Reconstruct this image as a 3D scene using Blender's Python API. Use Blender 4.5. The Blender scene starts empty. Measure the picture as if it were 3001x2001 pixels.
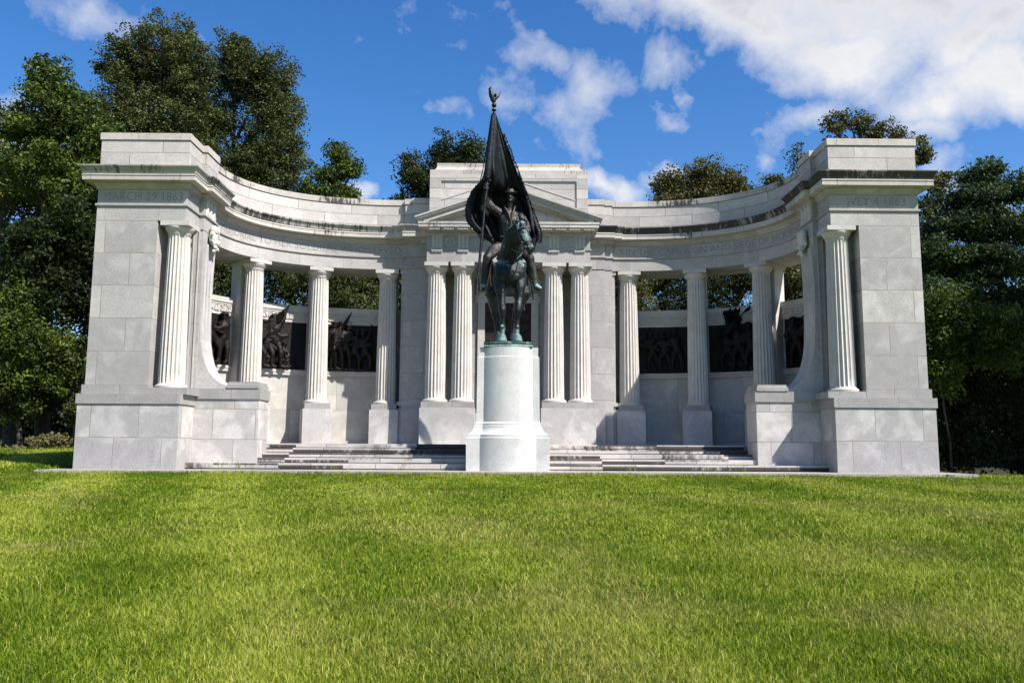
import bpy, bmesh, math, random
import numpy as np
from mathutils import Vector, Matrix, noise as mnoise
R = math.radians
random.seed(7); rng = np.random.default_rng(7)
scene = bpy.context.scene
COL = scene.collection

# ------------------------------------------------------------ camera
PIT, ROL, YAW, CX, CZ, FPX = .127015, .0051227, .0072213, -.05633, .49864, 2462.52
cp, sp, cy, sy = math.cos(PIT), math.sin(PIT), math.cos(YAW), math.sin(YAW)
Fv = Vector((sy*cp, cy*cp, sp)); R0 = Vector((cy, -sy, 0)); U0 = R0.cross(Fv)
Rv = R0*math.cos(ROL) + U0*math.sin(ROL); Uv = -R0*math.sin(ROL) + U0*math.cos(ROL)
cam = bpy.data.cameras.new('camera'); camo = bpy.data.objects.new('camera', cam); COL.objects.link(camo)
cam.sensor_width = 36; cam.lens = FPX/3001*36; cam.clip_end = 3000; cam.clip_start = .05
m = Matrix.Identity(4)
for i in range(3):
    m[i][0] = Rv[i]; m[i][1] = Uv[i]; m[i][2] = -Fv[i]
m[0][3] = CX; m[1][3] = 0; m[2][3] = CZ
camo.matrix_world = m
scene.camera = camo
# ------------------------------------------------------------ light
SUN = Vector((1.327, -1.0, 1.843)).normalized()
sl = bpy.data.lights.new('sun', 'SUN'); sl.energy = 5.0; sl.angle = R(.53); sl.color = (1, .948, .905)
so = bpy.data.objects.new('sun', sl); COL.objects.link(so); so.rotation_euler = SUN.to_track_quat('Z', 'Y').to_euler()
so.location = (30, -30, 40)
scene.view_settings.view_transform = 'Standard'; scene.view_settings.look = 'None'
scene.view_settings.exposure = 1.0; scene.view_settings.gamma = 1
scene.render.engine = 'CYCLES'
scene.cycles.max_bounces = 5; scene.cycles.diffuse_bounces = 3; scene.cycles.glossy_bounces = 2
scene.cycles.transparent_max_bounces = 4; scene.cycles.transmission_bounces = 2
try: scene.cycles.use_denoising = True
except Exception: pass

class NT:
    """small node-tree helper"""
    def __init__(s, tree):
        s.t = tree; s.n = tree.nodes; s.l = tree.links
    def new(s, typ, **kw):
        n = s.n.new(typ)
        for k, v in kw.items(): setattr(n, k, v)
        return n
    def put(s, sock, v):
        if isinstance(v, bpy.types.NodeSocket): s.l.new(v, sock)
        elif isinstance(v, (tuple, list)) and len(v) == 3 and sock.type == 'RGBA': sock.default_value = (*v, 1)
        else: sock.default_value = v
    def math(s, op, a, b=0.0, c=0.0, clamp=False):
        n = s.new('ShaderNodeMath', operation=op, use_clamp=clamp)
        s.put(n.inputs[0], a); s.put(n.inputs[1], b)
        if op in ('MULTIPLY_ADD', 'SMOOTH_MAX', 'SMOOTH_MIN'): s.put(n.inputs[2], c)
        return n.outputs[0]
    def vec(s, op, a, b=(0, 0, 0)):
        n = s.new('ShaderNodeVectorMath', operation=op); s.put(n.inputs[0], a); s.put(n.inputs[1], b)
        return n.outputs['Value'] if op in ('LENGTH', 'DOT_PRODUCT') else n.outputs[0]
    def mix(s, f, a, b, mode='MIX'):
        n = s.new('ShaderNodeMix', data_type='RGBA', blend_type=mode)
        s.put(n.inputs[0], f); s.put(n.inputs[6], a); s.put(n.inputs[7], b); return n.outputs[2]
    def noise(s, v, scale, detail=3, rough=.55, dist=0):
        n = s.new('ShaderNodeTexNoise'); s.put(n.inputs['Vector'], v); n.inputs['Scale'].default_value = scale
        n.inputs['Detail'].default_value = detail; n.inputs['Roughness'].default_value = rough; n.inputs['Distortion'].default_value = dist
        return n.outputs['Fac']
    def ramp(s, v, lo, hi, a=0., b=1.):
        n = s.new('ShaderNodeMapRange', clamp=True); s.put(n.inputs[0], v)
        for i, x in enumerate((lo, hi, a, b)): n.inputs[i+1].default_value = x
        return n.outputs[0]
    def comb(s, x, y, z):
        n = s.new('ShaderNodeCombineXYZ'); s.put(n.inputs[0], x); s.put(n.inputs[1], y); s.put(n.inputs[2], z); return n.outputs[0]
    def sep(s, v):
        n = s.new('ShaderNodeSeparateXYZ'); s.put(n.inputs[0], v); return n.outputs

def azel(px, py):
    d = Fv + Rv*((px/.78374-1500.5)/FPX) - Uv*((py/.78374-1000.5)/FPX)
    return math.atan2(d.x, d.y), math.atan2(d.z, math.hypot(d.x, d.y))
# ------------------------------------------------------------ sky with clouds
w = bpy.data.worlds.new('World'); scene.world = w; w.use_nodes = True
T = NT(w.node_tree); bg = w.node_tree.nodes['Background']
sky = T.new('ShaderNodeTexSky', sky_type='NISHITA', sun_disc=False)
sky.sun_elevation = math.asin(SUN.z); sky.sun_rotation = math.atan2(SUN.x, SUN.y)
sky.air_density = 1.0; sky.dust_density = .4; sky.ozone_density = 2.5
hs = T.new('ShaderNodeHueSaturation'); hs.inputs['Saturation'].default_value = 1.34; hs.inputs['Value'].default_value = 1.70; hs.inputs['Hue'].default_value = .508
T.l.new(sky.outputs[0], hs.inputs['Color'])
tc = T.new('ShaderNodeTexCoord'); dirv = T.vec('NORMALIZE', tc.outputs['Generated'])
dx, dy, dz = T.sep(dirv)
az = T.math('ARCTAN2', dx, dy); el = T.math('ARCSINE', dz)
sph = T.comb(az, el, 0.0)
warp = T.noise(dirv, 8, 6); warp2 = T.noise(T.vec('ADD', dirv, (3, 5, 1)), 8, 6)
sphw = T.vec('ADD', sph, T.comb(T.math('MULTIPLY_ADD', warp, .17, -.085), T.math('MULTIPLY_ADD', warp2, .13, -.065), 0.0))
# (x, y, half width, half height, tilt, weight)
CL = [(2250, -120, 980, 330, 4, 2.2), (2350, 80, 330, 150, 0, 1.6), (1600, -40, 520, 140, 10, 1.7), (1760, 40, 330, 120, 20, 1.5), (1960, 120, 300, 110, 8, 1.5), (2200, 210, 260, 110, 12, 1.4), (2140, 270, 150, 75, 10, 1.1),
      (2350, 190, 160, 110, 10, 1.5), (1330, 215, 125, 135, 30, .80), (1230, 135, 95, 60, 30, .66), (1370, 270, 60, 85, 10, .62), (1160, 215, 100, 60, 25, .60), (1050, 245, 50, 30, 0, .40),
      (1410, 445, 85, 48, 0, 1.2), (1370, 425, 45, 40, 0, 1.1), (1555, 415, 75, 46, 0, 1.1), (1565, 385, 38, 30, 0, 1.0), (1640, 425, 60, 30, 0, .9), (1850, 265, 170, 50, -14, .70), (1740, 300, 50, 26, 0, .45),
      (2166, 462, 34, 40, 0, 1.4), (1570, 272, 50, 26, 0, .42), (1755, 355, 36, 36, -30, .45), (130, 42, 190, 50, 8, .37), (10, 180, 30, 20, 0, .4), (25, 290, 120, 90, 0, 1.2), (120, 430, 130, 70, 0, 1.2), (800, 440, 45, 26, 0, .9),
      (2230, 480, 50, 60, 0, .9), (1560, 155, 70, 55, 0, .50), (1610, 215, 30, 24, 0, .42), (2160, 380, 60, 50, 0, .55)]
cov = None
for px, py, rx, ry, tilt, wt in CL:
    a, e = azel(px, py); a2, _ = azel(px+rx, py); _, e2 = azel(px, py-ry)
    mp = T.new('ShaderNodeMapping', vector_type='TEXTURE'); T.l.new(sphw, mp.inputs[0])
    mp.inputs['Location'].default_value = (a, e, 0); mp.inputs['Rotation'].default_value = (0, 0, -R(tilt))
    mp.inputs['Scale'].default_value = (abs(a2-a)+1e-4, abs(e2-e)+1e-4, 1)
    f = T.math('MULTIPLY', T.ramp(T.vec('LENGTH', mp.outputs[0]), 0, 1.5, 1, -.5), wt)
    cov = f if cov is None else T.math('MAXIMUM', cov, f)
nz = T.noise(dirv, 9, 9, .62, .3); nz2 = T.noise(dirv, 30, 6, .6)
dens = T.math('ADD', cov, T.math('MULTIPLY_ADD', nz, 2.3, -1.26)); dens = T.math('ADD', dens, T.math('MULTIPLY_ADD', nz2, .5, -.25))
alpha = T.ramp(dens, -.08, 1.15); alpha = T.math('SMOOTHSTEP' if False else 'POWER', alpha, .85)
alpha = T.math('MULTIPLY', alpha, T.ramp(el, -.02, .05))
shade = T.ramp(T.noise(T.vec('MULTIPLY', T.vec('ADD', dirv, (.02, -.02, .05)), (1, 1, 1.8)), 3.6, 6, .55), .40, .60)
core = T.ramp(dens, .7, 1.7)
cc = T.mix(T.math('MULTIPLY', T.math('MULTIPLY', shade, core), .9), (8.7, 8.75, 9.0), (5.3, 5.45, 6.1))
T.l.new(T.mix(alpha, hs.outputs[0], cc), bg.inputs['Color']); bg.inputs['Strength'].default_value = .052

# ------------------------------------------------------------ materials
MATS = {}
def base_mat(name):
    mt = bpy.data.materials.new(name); mt.use_nodes = True; MATS[name] = mt
    T = NT(mt.node_tree); b = mt.node_tree.nodes['Principled BSDF']
    return mt, T, b
def stone(name, row=0, bw=1.2, v0=0., c=(.37, .365, .355), joint=(.24, .205, .17), blotch=.5, dark=0., vdark=None, seed=0, off=.5, jw=.006, warm=0., blocks=False, runoff=False):
    mt, T, b = base_mat(name)
    tc = T.new('ShaderNodeTexCoord'); P = T.vec('ADD', tc.outputs['Object'], (seed*3.1, seed*1.7, seed))
    uv = T.new('ShaderNodeUVMap').outputs[0]
    col = c
    if row:
        br = T.new('ShaderNodeTexBrick'); br.offset = off; br.offset_frequency = 2; br.squash = 1
        T.l.new(T.vec('ADD', uv, (seed*.37, -v0, 0)), br.inputs['Vector'])
        br.inputs['Scale'].default_value = 1; br.inputs['Brick Width'].default_value = bw; br.inputs['Row Height'].default_value = row
        br.inputs['Mortar Size'].default_value = jw; br.inputs['Mortar Smooth'].default_value = .35
        br.inputs['Color1'].default_value = (.80, .80, .81, 1); br.inputs['Color2'].default_value = (1.10, 1.09, 1.07, 1); br.inputs['Mortar'].default_value = (.95, .95, .95, 1)
        P = T.vec('ADD', P, T.vec('MULTIPLY', br.outputs['Color'], (23, 17, 29)))
    n1 = T.noise(P, 1.1, 5, .55, .8); n2 = T.noise(P, 4, 5, .6); sp_ = T.noise(P, 60, 3, .75); n3 = T.noise(P, 300, 1)
    light = tuple(min(.64, x*1.42) for x in c); dk = tuple(x*.72 for x in c)
    col = T.mix(T.math('MULTIPLY', T.ramp(n1, .49, .60), blotch*.85), col, (light[0], light[1]*.995, light[2]*.985))
    col = T.mix(T.math('MULTIPLY', T.ramp(n2, .42, .68), .45), col, dk)
    col = T.mix(T.math('MULTIPLY', T.ramp(T.noise(P, 2.3, 4, .6, 1.5), .56, .70), .22+warm), col, (.40, .35, .29))
    col = T.mix(T.math('MULTIPLY', T.ramp(sp_, .50, .66), .42), col, (.13, .13, .135))
    col = T.mix(T.math('MULTIPLY', T.ramp(sp_, .48, .34), .30), col, (.62, .61, .59))
    hgt = T.math('MULTIPLY', sp_, .25)
    if row:
        col = T.mix(1.0, col, br.outputs['Color'], 'MULTIPLY')
        jm = T.math('MULTIPLY', br.outputs['Fac'], T.ramp(T.noise(P, 3), .3, .6, .45, 1))
        col = T.mix(jm, col, joint)
        hgt = T.math('SUBTRACT', hgt, T.math('MULTIPLY', br.outputs['Fac'], 1.2))
    if dark:
        ux, vy, _ = T.sep(uv)
        st = T.noise(T.comb(T.math('MULTIPLY', ux, 5), T.math('MULTIPLY', vy, 1.0), seed), 2.2, 6, .75)
        pt = T.noise(T.comb(ux, vy, seed+4.), .75, 4, .6)
        mk = T.math('ADD', T.math('MULTIPLY', st, .9), T.math('MULTIPLY', pt, .9))
        if blocks:
            b2 = T.new('ShaderNodeTexBrick'); b2.offset = .37; T.l.new(T.vec('ADD', uv, (seed*.37, .5, 0)), b2.inputs['Vector']); b2.inputs['Scale'].default_value = 1
            b2.inputs['Brick Width'].default_value = bw; b2.inputs['Row Height'].default_value = 2.; b2.inputs['Mortar Size'].default_value = 0
            b2.inputs['Color1'].default_value = (0, 0, 0, 1); b2.inputs['Color2'].default_value = (1, 1, 1, 1)
            rb = T.new('ShaderNodeTexWhiteNoise', noise_dimensions='2D'); T.l.new(T.vec('FLOOR', T.comb(T.math('MULTIPLY', T.math('ADD', ux, seed*.37), 1/bw), T.math('MULTIPLY', vy, 8.7), 0.)), rb.inputs['Vector'])
            mk = T.math('ADD', T.math('MULTIPLY', mk, .55), T.math('MULTIPLY', rb.outputs['Value'], .62))
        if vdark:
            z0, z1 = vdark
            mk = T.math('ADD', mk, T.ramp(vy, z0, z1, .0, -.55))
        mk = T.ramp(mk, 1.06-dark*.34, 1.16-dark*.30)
        col = T.mix(T.math('MULTIPLY', mk, .93), col, (.028, .024, .022))
    if runoff:
        ox, oy, oz = T.sep(tc.outputs['Object'])
        gs = T.noise(T.comb(T.math('MULTIPLY', T.math('ARCTAN2', ox, T.math('SUBTRACT', oy, 19.8)), 9.), T.math('MULTIPLY', oz, .35), 2.), 2.2, 5, .7)
        gm_ = T.math('MULTIPLY', T.ramp(gs, .40, .66), T.ramp(oz, .1, 2.7, .05, .40))
        col = T.mix(gm_, col, (.34, .39, .35))
        col = T.mix(T.math('MULTIPLY', T.ramp(T.noise(P, 1.6, 5, .65), .55, .72), T.ramp(oz, 1.0, .1, 0, .7)), col, (.27, .27, .25))
    T.put(b.inputs['Base Color'], col); b.inputs['Roughness'].default_value = .82
    b.inputs['Specular IOR Level'].default_value = .25
    bp = T.new('ShaderNodeBump'); bp.inputs['Distance'].default_value = .008; bp.inputs['Strength'].default_value = .5
    T.l.new(hgt, bp.inputs['Height']); T.l.new(bp.outputs[0], b.inputs['Normal'])
    return mt
S_PIER = stone('granite_pier', .743, 1.18, 1.857, jw=.011, seed=1, c=(.348, .335, .318), blotch=.7, warm=.12)
S_PLINTH = stone('granite_plinth', .73, 1.05, -.03, seed=2, jw=.010, blotch=1., c=(.38, .367, .353))
S_CAP = stone('granite_cap', 2.0, 1.3, 1.2, seed=3, jw=.009, c=(.32, .308, .292), blotch=.4, joint=(.2, .18, .16))
S_ENT = stone('granite_entablature', .38, 1.22, 5.92, seed=4, c=(.345, .332, .316), blotch=.45, off=.4, jw=.008, joint=(.26, .24, .22))
S_CORN = stone('granite_cornice', 2.0, 1.6, 5.5, seed=5, c=(.44, .415, .375), blotch=.3, joint=(.08, .06, .05), dark=.12)
S_GUT = stone('granite_gutter', 2.0, 1.6, 5.5, seed=6, c=(.34, .33, .29), blotch=.2, joint=(.08, .06, .05), dark=.50)
S_GUTR = stone('granite_gutter_mossy', 2.0, 1.6, 5.5, seed=8, c=(.33, .31, .27), blotch=.2, joint=(.08, .06, .05), dark=1.0)
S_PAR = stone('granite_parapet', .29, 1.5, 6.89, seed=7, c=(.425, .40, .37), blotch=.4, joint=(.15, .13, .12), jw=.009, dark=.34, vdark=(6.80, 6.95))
S_COPE = stone('granite_coping', 2., .95, 6.5, seed=9, c=(.42, .385, .345), blotch=.3, joint=(.15, .12, .1), dark=.24)
S_COL = stone('granite_column', 0, seed=10, c=(.48, .45, .405), blotch=.2, warm=.18)
S_PED = stone('granite_pedestal', 0, seed=11, c=(.37, .356, .342), blotch=.85)
S_WALL = stone('granite_wall', 1.62, 2.6, -.05, seed=12, c=(.415, .40, .355), blotch=.8, joint=(.25, .23, .2), jw=.008)
S_ANTA = stone('granite_anta', .743, 1.3, 1.857, seed=13, c=(.37, .354, .342), blotch=.5, jw=.010, joint=(.22, .21, .2))
S_STEP = stone('granite_step', 2., 1.45, -.5, seed=14, c=(.45, .42, .39), blotch=.4, joint=(.05, .04, .03), dark=.66, jw=.008, blocks=True)
S_STEPL = stone('granite_step_clean', 2., 1.65, -.5, seed=24, c=(.46, .43, .40), blotch=.4, joint=(.05, .04, .03), dark=.36, jw=.008, blocks=True)
S_FLOOR = stone('granite_floor', 0, seed=15, c=(.42, .40, .37), blotch=.4)
S_SPED = stone('granite_statue_pedestal', 0, seed=16, c=(.50, .492, .468), blotch=.3, runoff=True)
S_TRIM = stone('granite_trim', 0, seed=17, c=(.42, .40, .37), blotch=.3)
S_ORN = stone('granite_carving', 0, seed=18, c=(.48, .45, .40), blotch=.3)
S_LET = stone('incised_letter', 0, seed=19, c=(.20, .192, .184), blotch=.0)

def bronze(name, base, patina, amt, rough=.42, zlo=None):
    mt, T, b = base_mat(name)
    tc = T.new('ShaderNodeTexCoord'); P = tc.outputs['Object']; g = T.new('ShaderNodeNewGeometry')
    nzv = T.sep(g.outputs['Normal'])[2]
    n = T.noise(P, 3.0, 6, .65, .6); n2 = T.noise(P, 14, 5, .7)
    mk = T.math('ADD', T.math('MULTIPLY', nzv, .58), T.math('MULTIPLY_ADD', n, 1.4, -.70))
    mk = T.ramp(T.math('ADD', mk, T.math('MULTIPLY_ADD', n2, .5, -.25)), .40-amt, .62-amt)
    if zlo: mk = T.math('MAXIMUM', mk, T.math('MULTIPLY', T.ramp(T.sep(P)[2], zlo[0], zlo[1]), T.ramp(n2, .35, .6, .25, .85)))
    st = T.noise(T.vec('MULTIPLY', P, (14, 14, 1.6)), 1, 4, .7)
    mk = T.math('MULTIPLY', mk, T.ramp(st, .35, .6, .55, 1))
    brown = T.mix(T.ramp(T.noise(P, 6, 4), .4, .65), base, tuple(min(1, x*2.1) for x in base))
    T.put(b.inputs['Base Color'], T.mix(mk, brown, patina))
    b.inputs['Specular IOR Level'].default_value = .35; T.put(b.inputs['Metallic'], T.ramp(mk, 0, 1, .5, 0)); T.put(b.inputs['Roughness'], T.ramp(mk, 0, 1, rough, .8))
    bp = T.new('ShaderNodeBump'); bp.inputs['Distance'].default_value = .035; bp.inputs['Strength'].default_value = .6
    T.l.new(T.math('ADD', n2, T.math('MULTIPLY', T.noise(P, 45, 3), .3)), bp.inputs['Height']); T.l.new(bp.outputs[0], b.inputs['Normal'])
    return mt
B_STAT = bronze('bronze_statue', (.010, .012, .012), (.17, .29, .27), .19, .33, zlo=(3.35, 2.95))
B_RIDER = bronze('bronze_rider', (.021, .020, .018), (.19, .26, .24), -.06, .33)
B_GREEN = bronze('bronze_green', (.03, .05, .046), (.22, .37, .34), .40)
B_FLAG = bronze('bronze_flag', (.006, .008, .010), (.06, .11, .11), -.24, .55)
B_REL = bronze('bronze_relief', (.009, .007, .006), (.06, .05, .04), -.16, .45)
B_PAN = bronze('bronze_panel', (.006, .005, .004), (.02, .02, .015), -.2, .6)
B_TAB = bronze('bronze_tablet', (.016, .010, .009), (.05, .035, .03), -.1, .6)

def leaf_mat(name, c1, c2, c3, p3=.06):
    mt, T, b = base_mat(name)
    at = T.new('ShaderNodeAttribute', attribute_name='rnd').outputs['Fac']
    tc = T.new('ShaderNodeTexCoord')
    n = T.noise(tc.outputs['Object'], .45, 3)
    col = T.mix(T.ramp(T.math('ADD', T.math('MULTIPLY', at, .6), T.math('MULTIPLY', n, .8)), .50, .92), c1, c2)
    col = T.mix(T.ramp(T.math('ADD', at, T.math('MULTIPLY', T.noise(tc.outputs['Object'], .6, 2), .5)), 1.27-p3, 1.30-p3), col, c3)
    T.put(b.inputs['Base Color'], col); b.inputs['Roughness'].default_value = .58; b.inputs['Specular IOR Level'].default_value = .16
    tr = T.new('ShaderNodeBsdfTranslucent'); T.put(tr.inputs['Color'], T.mix(.5, col, (.16, .22, .03)))
    ms = T.new('ShaderNodeMixShader'); ms.inputs[0].default_value = .16
    out = mt.node_tree.nodes['Material Output']
    T.l.new(b.outputs[0], ms.inputs[1]); T.l.new(tr.outputs[0], ms.inputs[2]); T.l.new(ms.outputs[0], out.inputs['Surface'])
    return mt
L_OAK = leaf_mat('leaf_oak', (.012, .018, .006), (.078, .092, .026), (.24, .17, .03), .05)
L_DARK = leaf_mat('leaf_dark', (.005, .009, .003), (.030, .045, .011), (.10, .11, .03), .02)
L_BRIGHT = leaf_mat('leaf_bright', (.012, .022, .004), (.078, .112, .014), (.22, .18, .03), .04)
L_OLIVE = leaf_mat('leaf_olive', (.022, .026, .008), (.135, .122, .038), (.24, .20, .07), .07)
L_SHADE = leaf_mat('leaf_deep_shade', (.003, .006, .003), (.018, .028, .008), (.05, .05, .02), .02)  # near-black leaves: deep shade at the right edge is put into the colour
L_FEATH = leaf_mat('leaf_feathery', (.006, .016, .007), (.042, .076, .026), (.10, .12, .03), .02)
mt, T_, b_ = base_mat('bark'); tc_ = T_.new('ShaderNodeTexCoord')
T_.put(b_.inputs['Base Color'], T_.mix(T_.noise(tc_.outputs['Object'], 9, 4), (.025, .02, .016), (.08, .07, .06))); b_.inputs['Roughness'].default_value = .9
BARK = mt

def lawn_color(T, P, at=None):
    x, y, z = T.sep(P)
    # mowing stripes running away from the viewer, slightly curved
    s1 = T.math('SINE', T.math('MULTIPLY', T.math('ADD', T.math('ADD', x, T.math('MULTIPLY', y, .335)), T.math('MULTIPLY', T.noise(P, .2, 2), 1.1)), 2.3))
    s1 = T.math('MULTIPLY', s1, T.ramp(T.math('ADD', x, T.math('MULTIPLY', y, .335)), 3.0, -1.0, .25, 1.0))
    s2 = T.math('SINE', T.math('MULTIPLY', T.math('ADD', T.math('ADD', T.math('MULTIPLY', x, .9), T.math('MULTIPLY', y, .35)), T.math('MULTIPLY', T.noise(P, .15, 2), 2.5)), 2.3))
    n = T.noise(P, .40, 4, .6, .7); n2 = T.noise(P, 2.2, 5, .65)
    k = T.math('ADD', T.math('MULTIPLY', n, .8), T.math('MULTIPLY', n2, .65))
    k = T.math('ADD', k, T.math('MULTIPLY', s1, .21)); k = T.math('ADD', k, T.math('MULTIPLY', s2, .05))
    if at is not None: k = T.math('ADD', k, T.math('MULTIPLY_ADD', at, .60, -.30))
    col = T.mix(T.ramp(k, .50, .82), (.066, .118, .004), (.192, .258, .013))
    col = T.mix(T.ramp(k, .80, 1.08), col, (.37, .39, .07))
    dry = T.ramp(T.noise(T.vec('ADD', P, (9, 2, 0)), .38, 5, .6, .5), .52, .66)
    if at is not None: dry = T.math('MULTIPLY', dry, T.ramp(at, .3, .95, .05, .75))
    else: dry = T.math('MULTIPLY', dry, .35)
    return T.mix(dry, col, (.38, .33, .11))
mt, T_, b_ = base_mat('grass_blade'); tc_ = T_.new('ShaderNodeTexCoord')
at_ = T_.new('ShaderNodeAttribute', attribute_name='rnd').outputs['Fac']
gc = lawn_color(T_, tc_.outputs['Object'], at_)
T_.put(b_.inputs['Base Color'], gc); b_.inputs['Roughness'].default_value = .55; b_.inputs['Specular IOR Level'].default_value = .14
tr_ = T_.new('ShaderNodeBsdfTranslucent'); T_.put(tr_.inputs['Color'], gc)
ms_ = T_.new('ShaderNodeMixShader'); ms_.inputs[0].default_value = .35
T_.l.new(b_.outputs[0], ms_.inputs[1]); T_.l.new(tr_.outputs[0], ms_.inputs[2]); T_.l.new(ms_.outputs[0], mt.node_tree.nodes['Material Output'].inputs['Surface'])
GRASS = mt
mt, T_, b_ = base_mat('lawn_soil'); tc_ = T_.new('ShaderNodeTexCoord'); P_ = tc_.outputs['Object']
gc = lawn_color(T_, P_)
gc = T_.mix(T_.ramp(T_.noise(P_, 40, 4, .7), .35, .65, .2, .75), gc, (.045, .055, .018))
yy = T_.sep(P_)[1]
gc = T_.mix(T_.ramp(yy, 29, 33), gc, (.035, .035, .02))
T_.put(b_.inputs['Base Color'], gc); b_.inputs['Roughness'].default_value = .95; b_.inputs['Specular IOR Level'].default_value = .1
SOIL = mt

# ------------------------------------------------------------ object helpers
def obj(name, me, mat=None, parent=None, **props):
    if isinstance(me, bmesh.types.BMesh):
        m_ = bpy.data.meshes.new(name); me.to_mesh(m_); me.free(); me = m_
    o = bpy.data.objects.new(name, me); COL.objects.link(o)
    if mat is not None and me is not None and not me.materials: me.materials.append(mat)
    if parent is not None: o.parent = parent
    for k, v in props.items(): o[k] = v
    return o
def empty(name, loc, label, cat, **kw):
    o = bpy.data.objects.new(name, None); COL.objects.link(o); o.location = loc; o['label'] = label; o['category'] = cat
    o.empty_display_size = .3
    for k, v in kw.items(): o[k] = v
    return o
def child(name, me, mat, parent, **props):
    """child whose mesh is in world coordinates"""
    o = obj(name, me, mat, parent, **props)
    o.matrix_parent_inverse = Matrix.Translation(-world_loc(parent)); return o
def world_loc(o):
    v = Vector((0, 0, 0))
    while o is not None:
        v = v + o.location + (o.matrix_parent_inverse.translation if o.parent else Vector((0, 0, 0))); o = o.parent
    return v
def smooth(o, ang=35):
    me = o.data
    me.polygons.foreach_set('use_smooth', [True]*len(me.polygons))
    try: me.set_sharp_from_angle(angle=R(ang))
    except Exception: pass
    return o
def poly_offset(pts, d):
    n = len(pts); out = []
    A = sum(pts[i][0]*pts[(i+1) % n][1]-pts[(i+1) % n][0]*pts[i][1] for i in range(n))
    sg = 1 if A > 0 else -1
    for i in range(n):
        p0, p1, p2 = Vector(pts[i-1]), Vector(pts[i]), Vector(pts[(i+1) % n])
        a = (p1-p0).normalized(); b = (p2-p1).normalized()
        na = Vector((a.y, -a.x))*sg; nb = Vector((b.y, -b.x))*sg
        mdir = na+nb
        if mdir.length < 1e-5: mdir = na
        mdir.normalize(); c = max(.35, mdir.dot(na))
        q = p1+mdir*(d/c); out.append((q.x, q.y))
    return out
def loft(bm, pts, prof, cap=True):
    """footprint pts (2D) swept by profile [(offset, z)...]; uv = (arc length, z)"""
    uvl = bm.loops.layers.uv.verify(); n = len(pts)
    L = [0.]
    for i in range(n): L.append(L[-1]+math.hypot(pts[(i+1) % n][0]-pts[i][0], pts[(i+1) % n][1]-pts[i][1]))
    rings = []
    for o, z in prof:
        q = poly_offset(pts, o) if abs(o) > 1e-9 else pts
        rings.append([bm.verts.new((x, y, z)) for x, y in q])
    fs = []
    for k in range(len(rings)-1):
        for i in range(n):
            j = (i+1) % n
            f = bm.faces.new((rings[k][i], rings[k][j], rings[k+1][j], rings[k+1][i])); fs.append(f)
            dz = abs(prof[k+1][1]-prof[k][1]); ex = 0 if dz > 1e-4 else .02
            for lp, (uu, vv) in zip(f.loops, ((L[i], prof[k][1]), (L[i+1], prof[k][1]), (L[i+1], prof[k+1][1]+ex), (L[i], prof[k+1][1]+ex))): lp[uvl].uv = (uu, vv)
    if cap:
        for r in (rings[0], rings[-1]):
            f = bm.faces.new(r); fs.append(f)
            for lp in f.loops: lp[uvl].uv = (lp.vert.co.x+lp.vert.co.y*.7, 100.3+lp.vert.co.y*.01)
    bmesh.ops.recalc_face_normals(bm, faces=fs)
    return fs
def rect(x0, x1, y0, y1): return [(x0, y0), (x1, y0), (x1, y1), (x0, y1)]
def box(bm, x0, x1, y0, y1, z0, z1):
    return loft(bm, rect(min(x0, x1), max(x0, x1), min(y0, y1), max(y0, y1)), [(0, z0), (0, z1)])
def obox(bm, c, t, n_, hw, d0, d1, z0, z1):
    """oriented box: centre c, tangent t, normal n_, half width, depth d0..d1 along n_"""
    c = Vector(c); t = Vector(t); n_ = Vector(n_)
    p = [c-t*hw+n_*d0, c+t*hw+n_*d0, c+t*hw+n_*d1, c-t*hw+n_*d1]
    return loft(bm, [(q.x, q.y) for q in p], [(0, z0), (0, z1)])
def BM():
    b = bmesh.new(); b.loops.layers.uv.verify(); return b
def flip(bm, s):
    if s < 0: return bm
    for v in bm.verts: v.co.x = -v.co.x
    bmesh.ops.reverse_faces(bm, faces=bm.faces[:])
    return bm
def lathe(bm, c, prof, seg=32, flute=None):
    """prof [(r,z)], flute(k)->depth fraction"""
    rings = []
    for k, (r, z) in enumerate(prof):
        ring = []
        for i in range(seg):
            a = 2*math.pi*i/seg; rr = r
            if flute: rr = r*(1-flute(k, i))
            ring.append(bm.verts.new((c[0]+rr*math.cos(a), c[1]+rr*math.sin(a), z)))
        rings.append(ring)
    fs = []
    for k in range(len(rings)-1):
        for i in range(seg):
            j = (i+1) % seg; fs.append(bm.faces.new((rings[k][i], rings[k][j], rings[k+1][j], rings[k+1][i])))
    fs.append(bm.faces.new(rings[0])); fs.append(bm.faces.new(rings[-1]))
    bmesh.ops.recalc_face_normals(bm, faces=fs)
def tube(bm, pts, rad, seg=8):
    pts = [Vector(p) for p in pts]; rings = []
    for i, p in enumerate(pts):
        d = (pts[min(i+1, len(pts)-1)]-pts[max(i-1, 0)]).normalized()
        u = d.cross(Vector((0, 0, 1)));
        if u.length < .1: u = d.cross(Vector((0, 1, 0)))
        u.normalize(); v = d.cross(u); r = rad[i] if isinstance(rad, (list, tuple)) else rad
        rings.append([bm.verts.new(p+(u*math.cos(2*math.pi*k/seg)+v*math.sin(2*math.pi*k/seg))*r) for k in range(seg)])
    fs = []
    for k in range(len(rings)-1):
        for i in range(seg):
            j = (i+1) % seg; fs.append(bm.faces.new((rings[k][i], rings[k][j], rings[k+1][j], rings[k+1][i])))
    fs.append(bm.faces.new(rings[0])); fs.append(bm.faces.new(rings[-1]))
    bmesh.ops.recalc_face_normals(bm, faces=fs)
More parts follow.
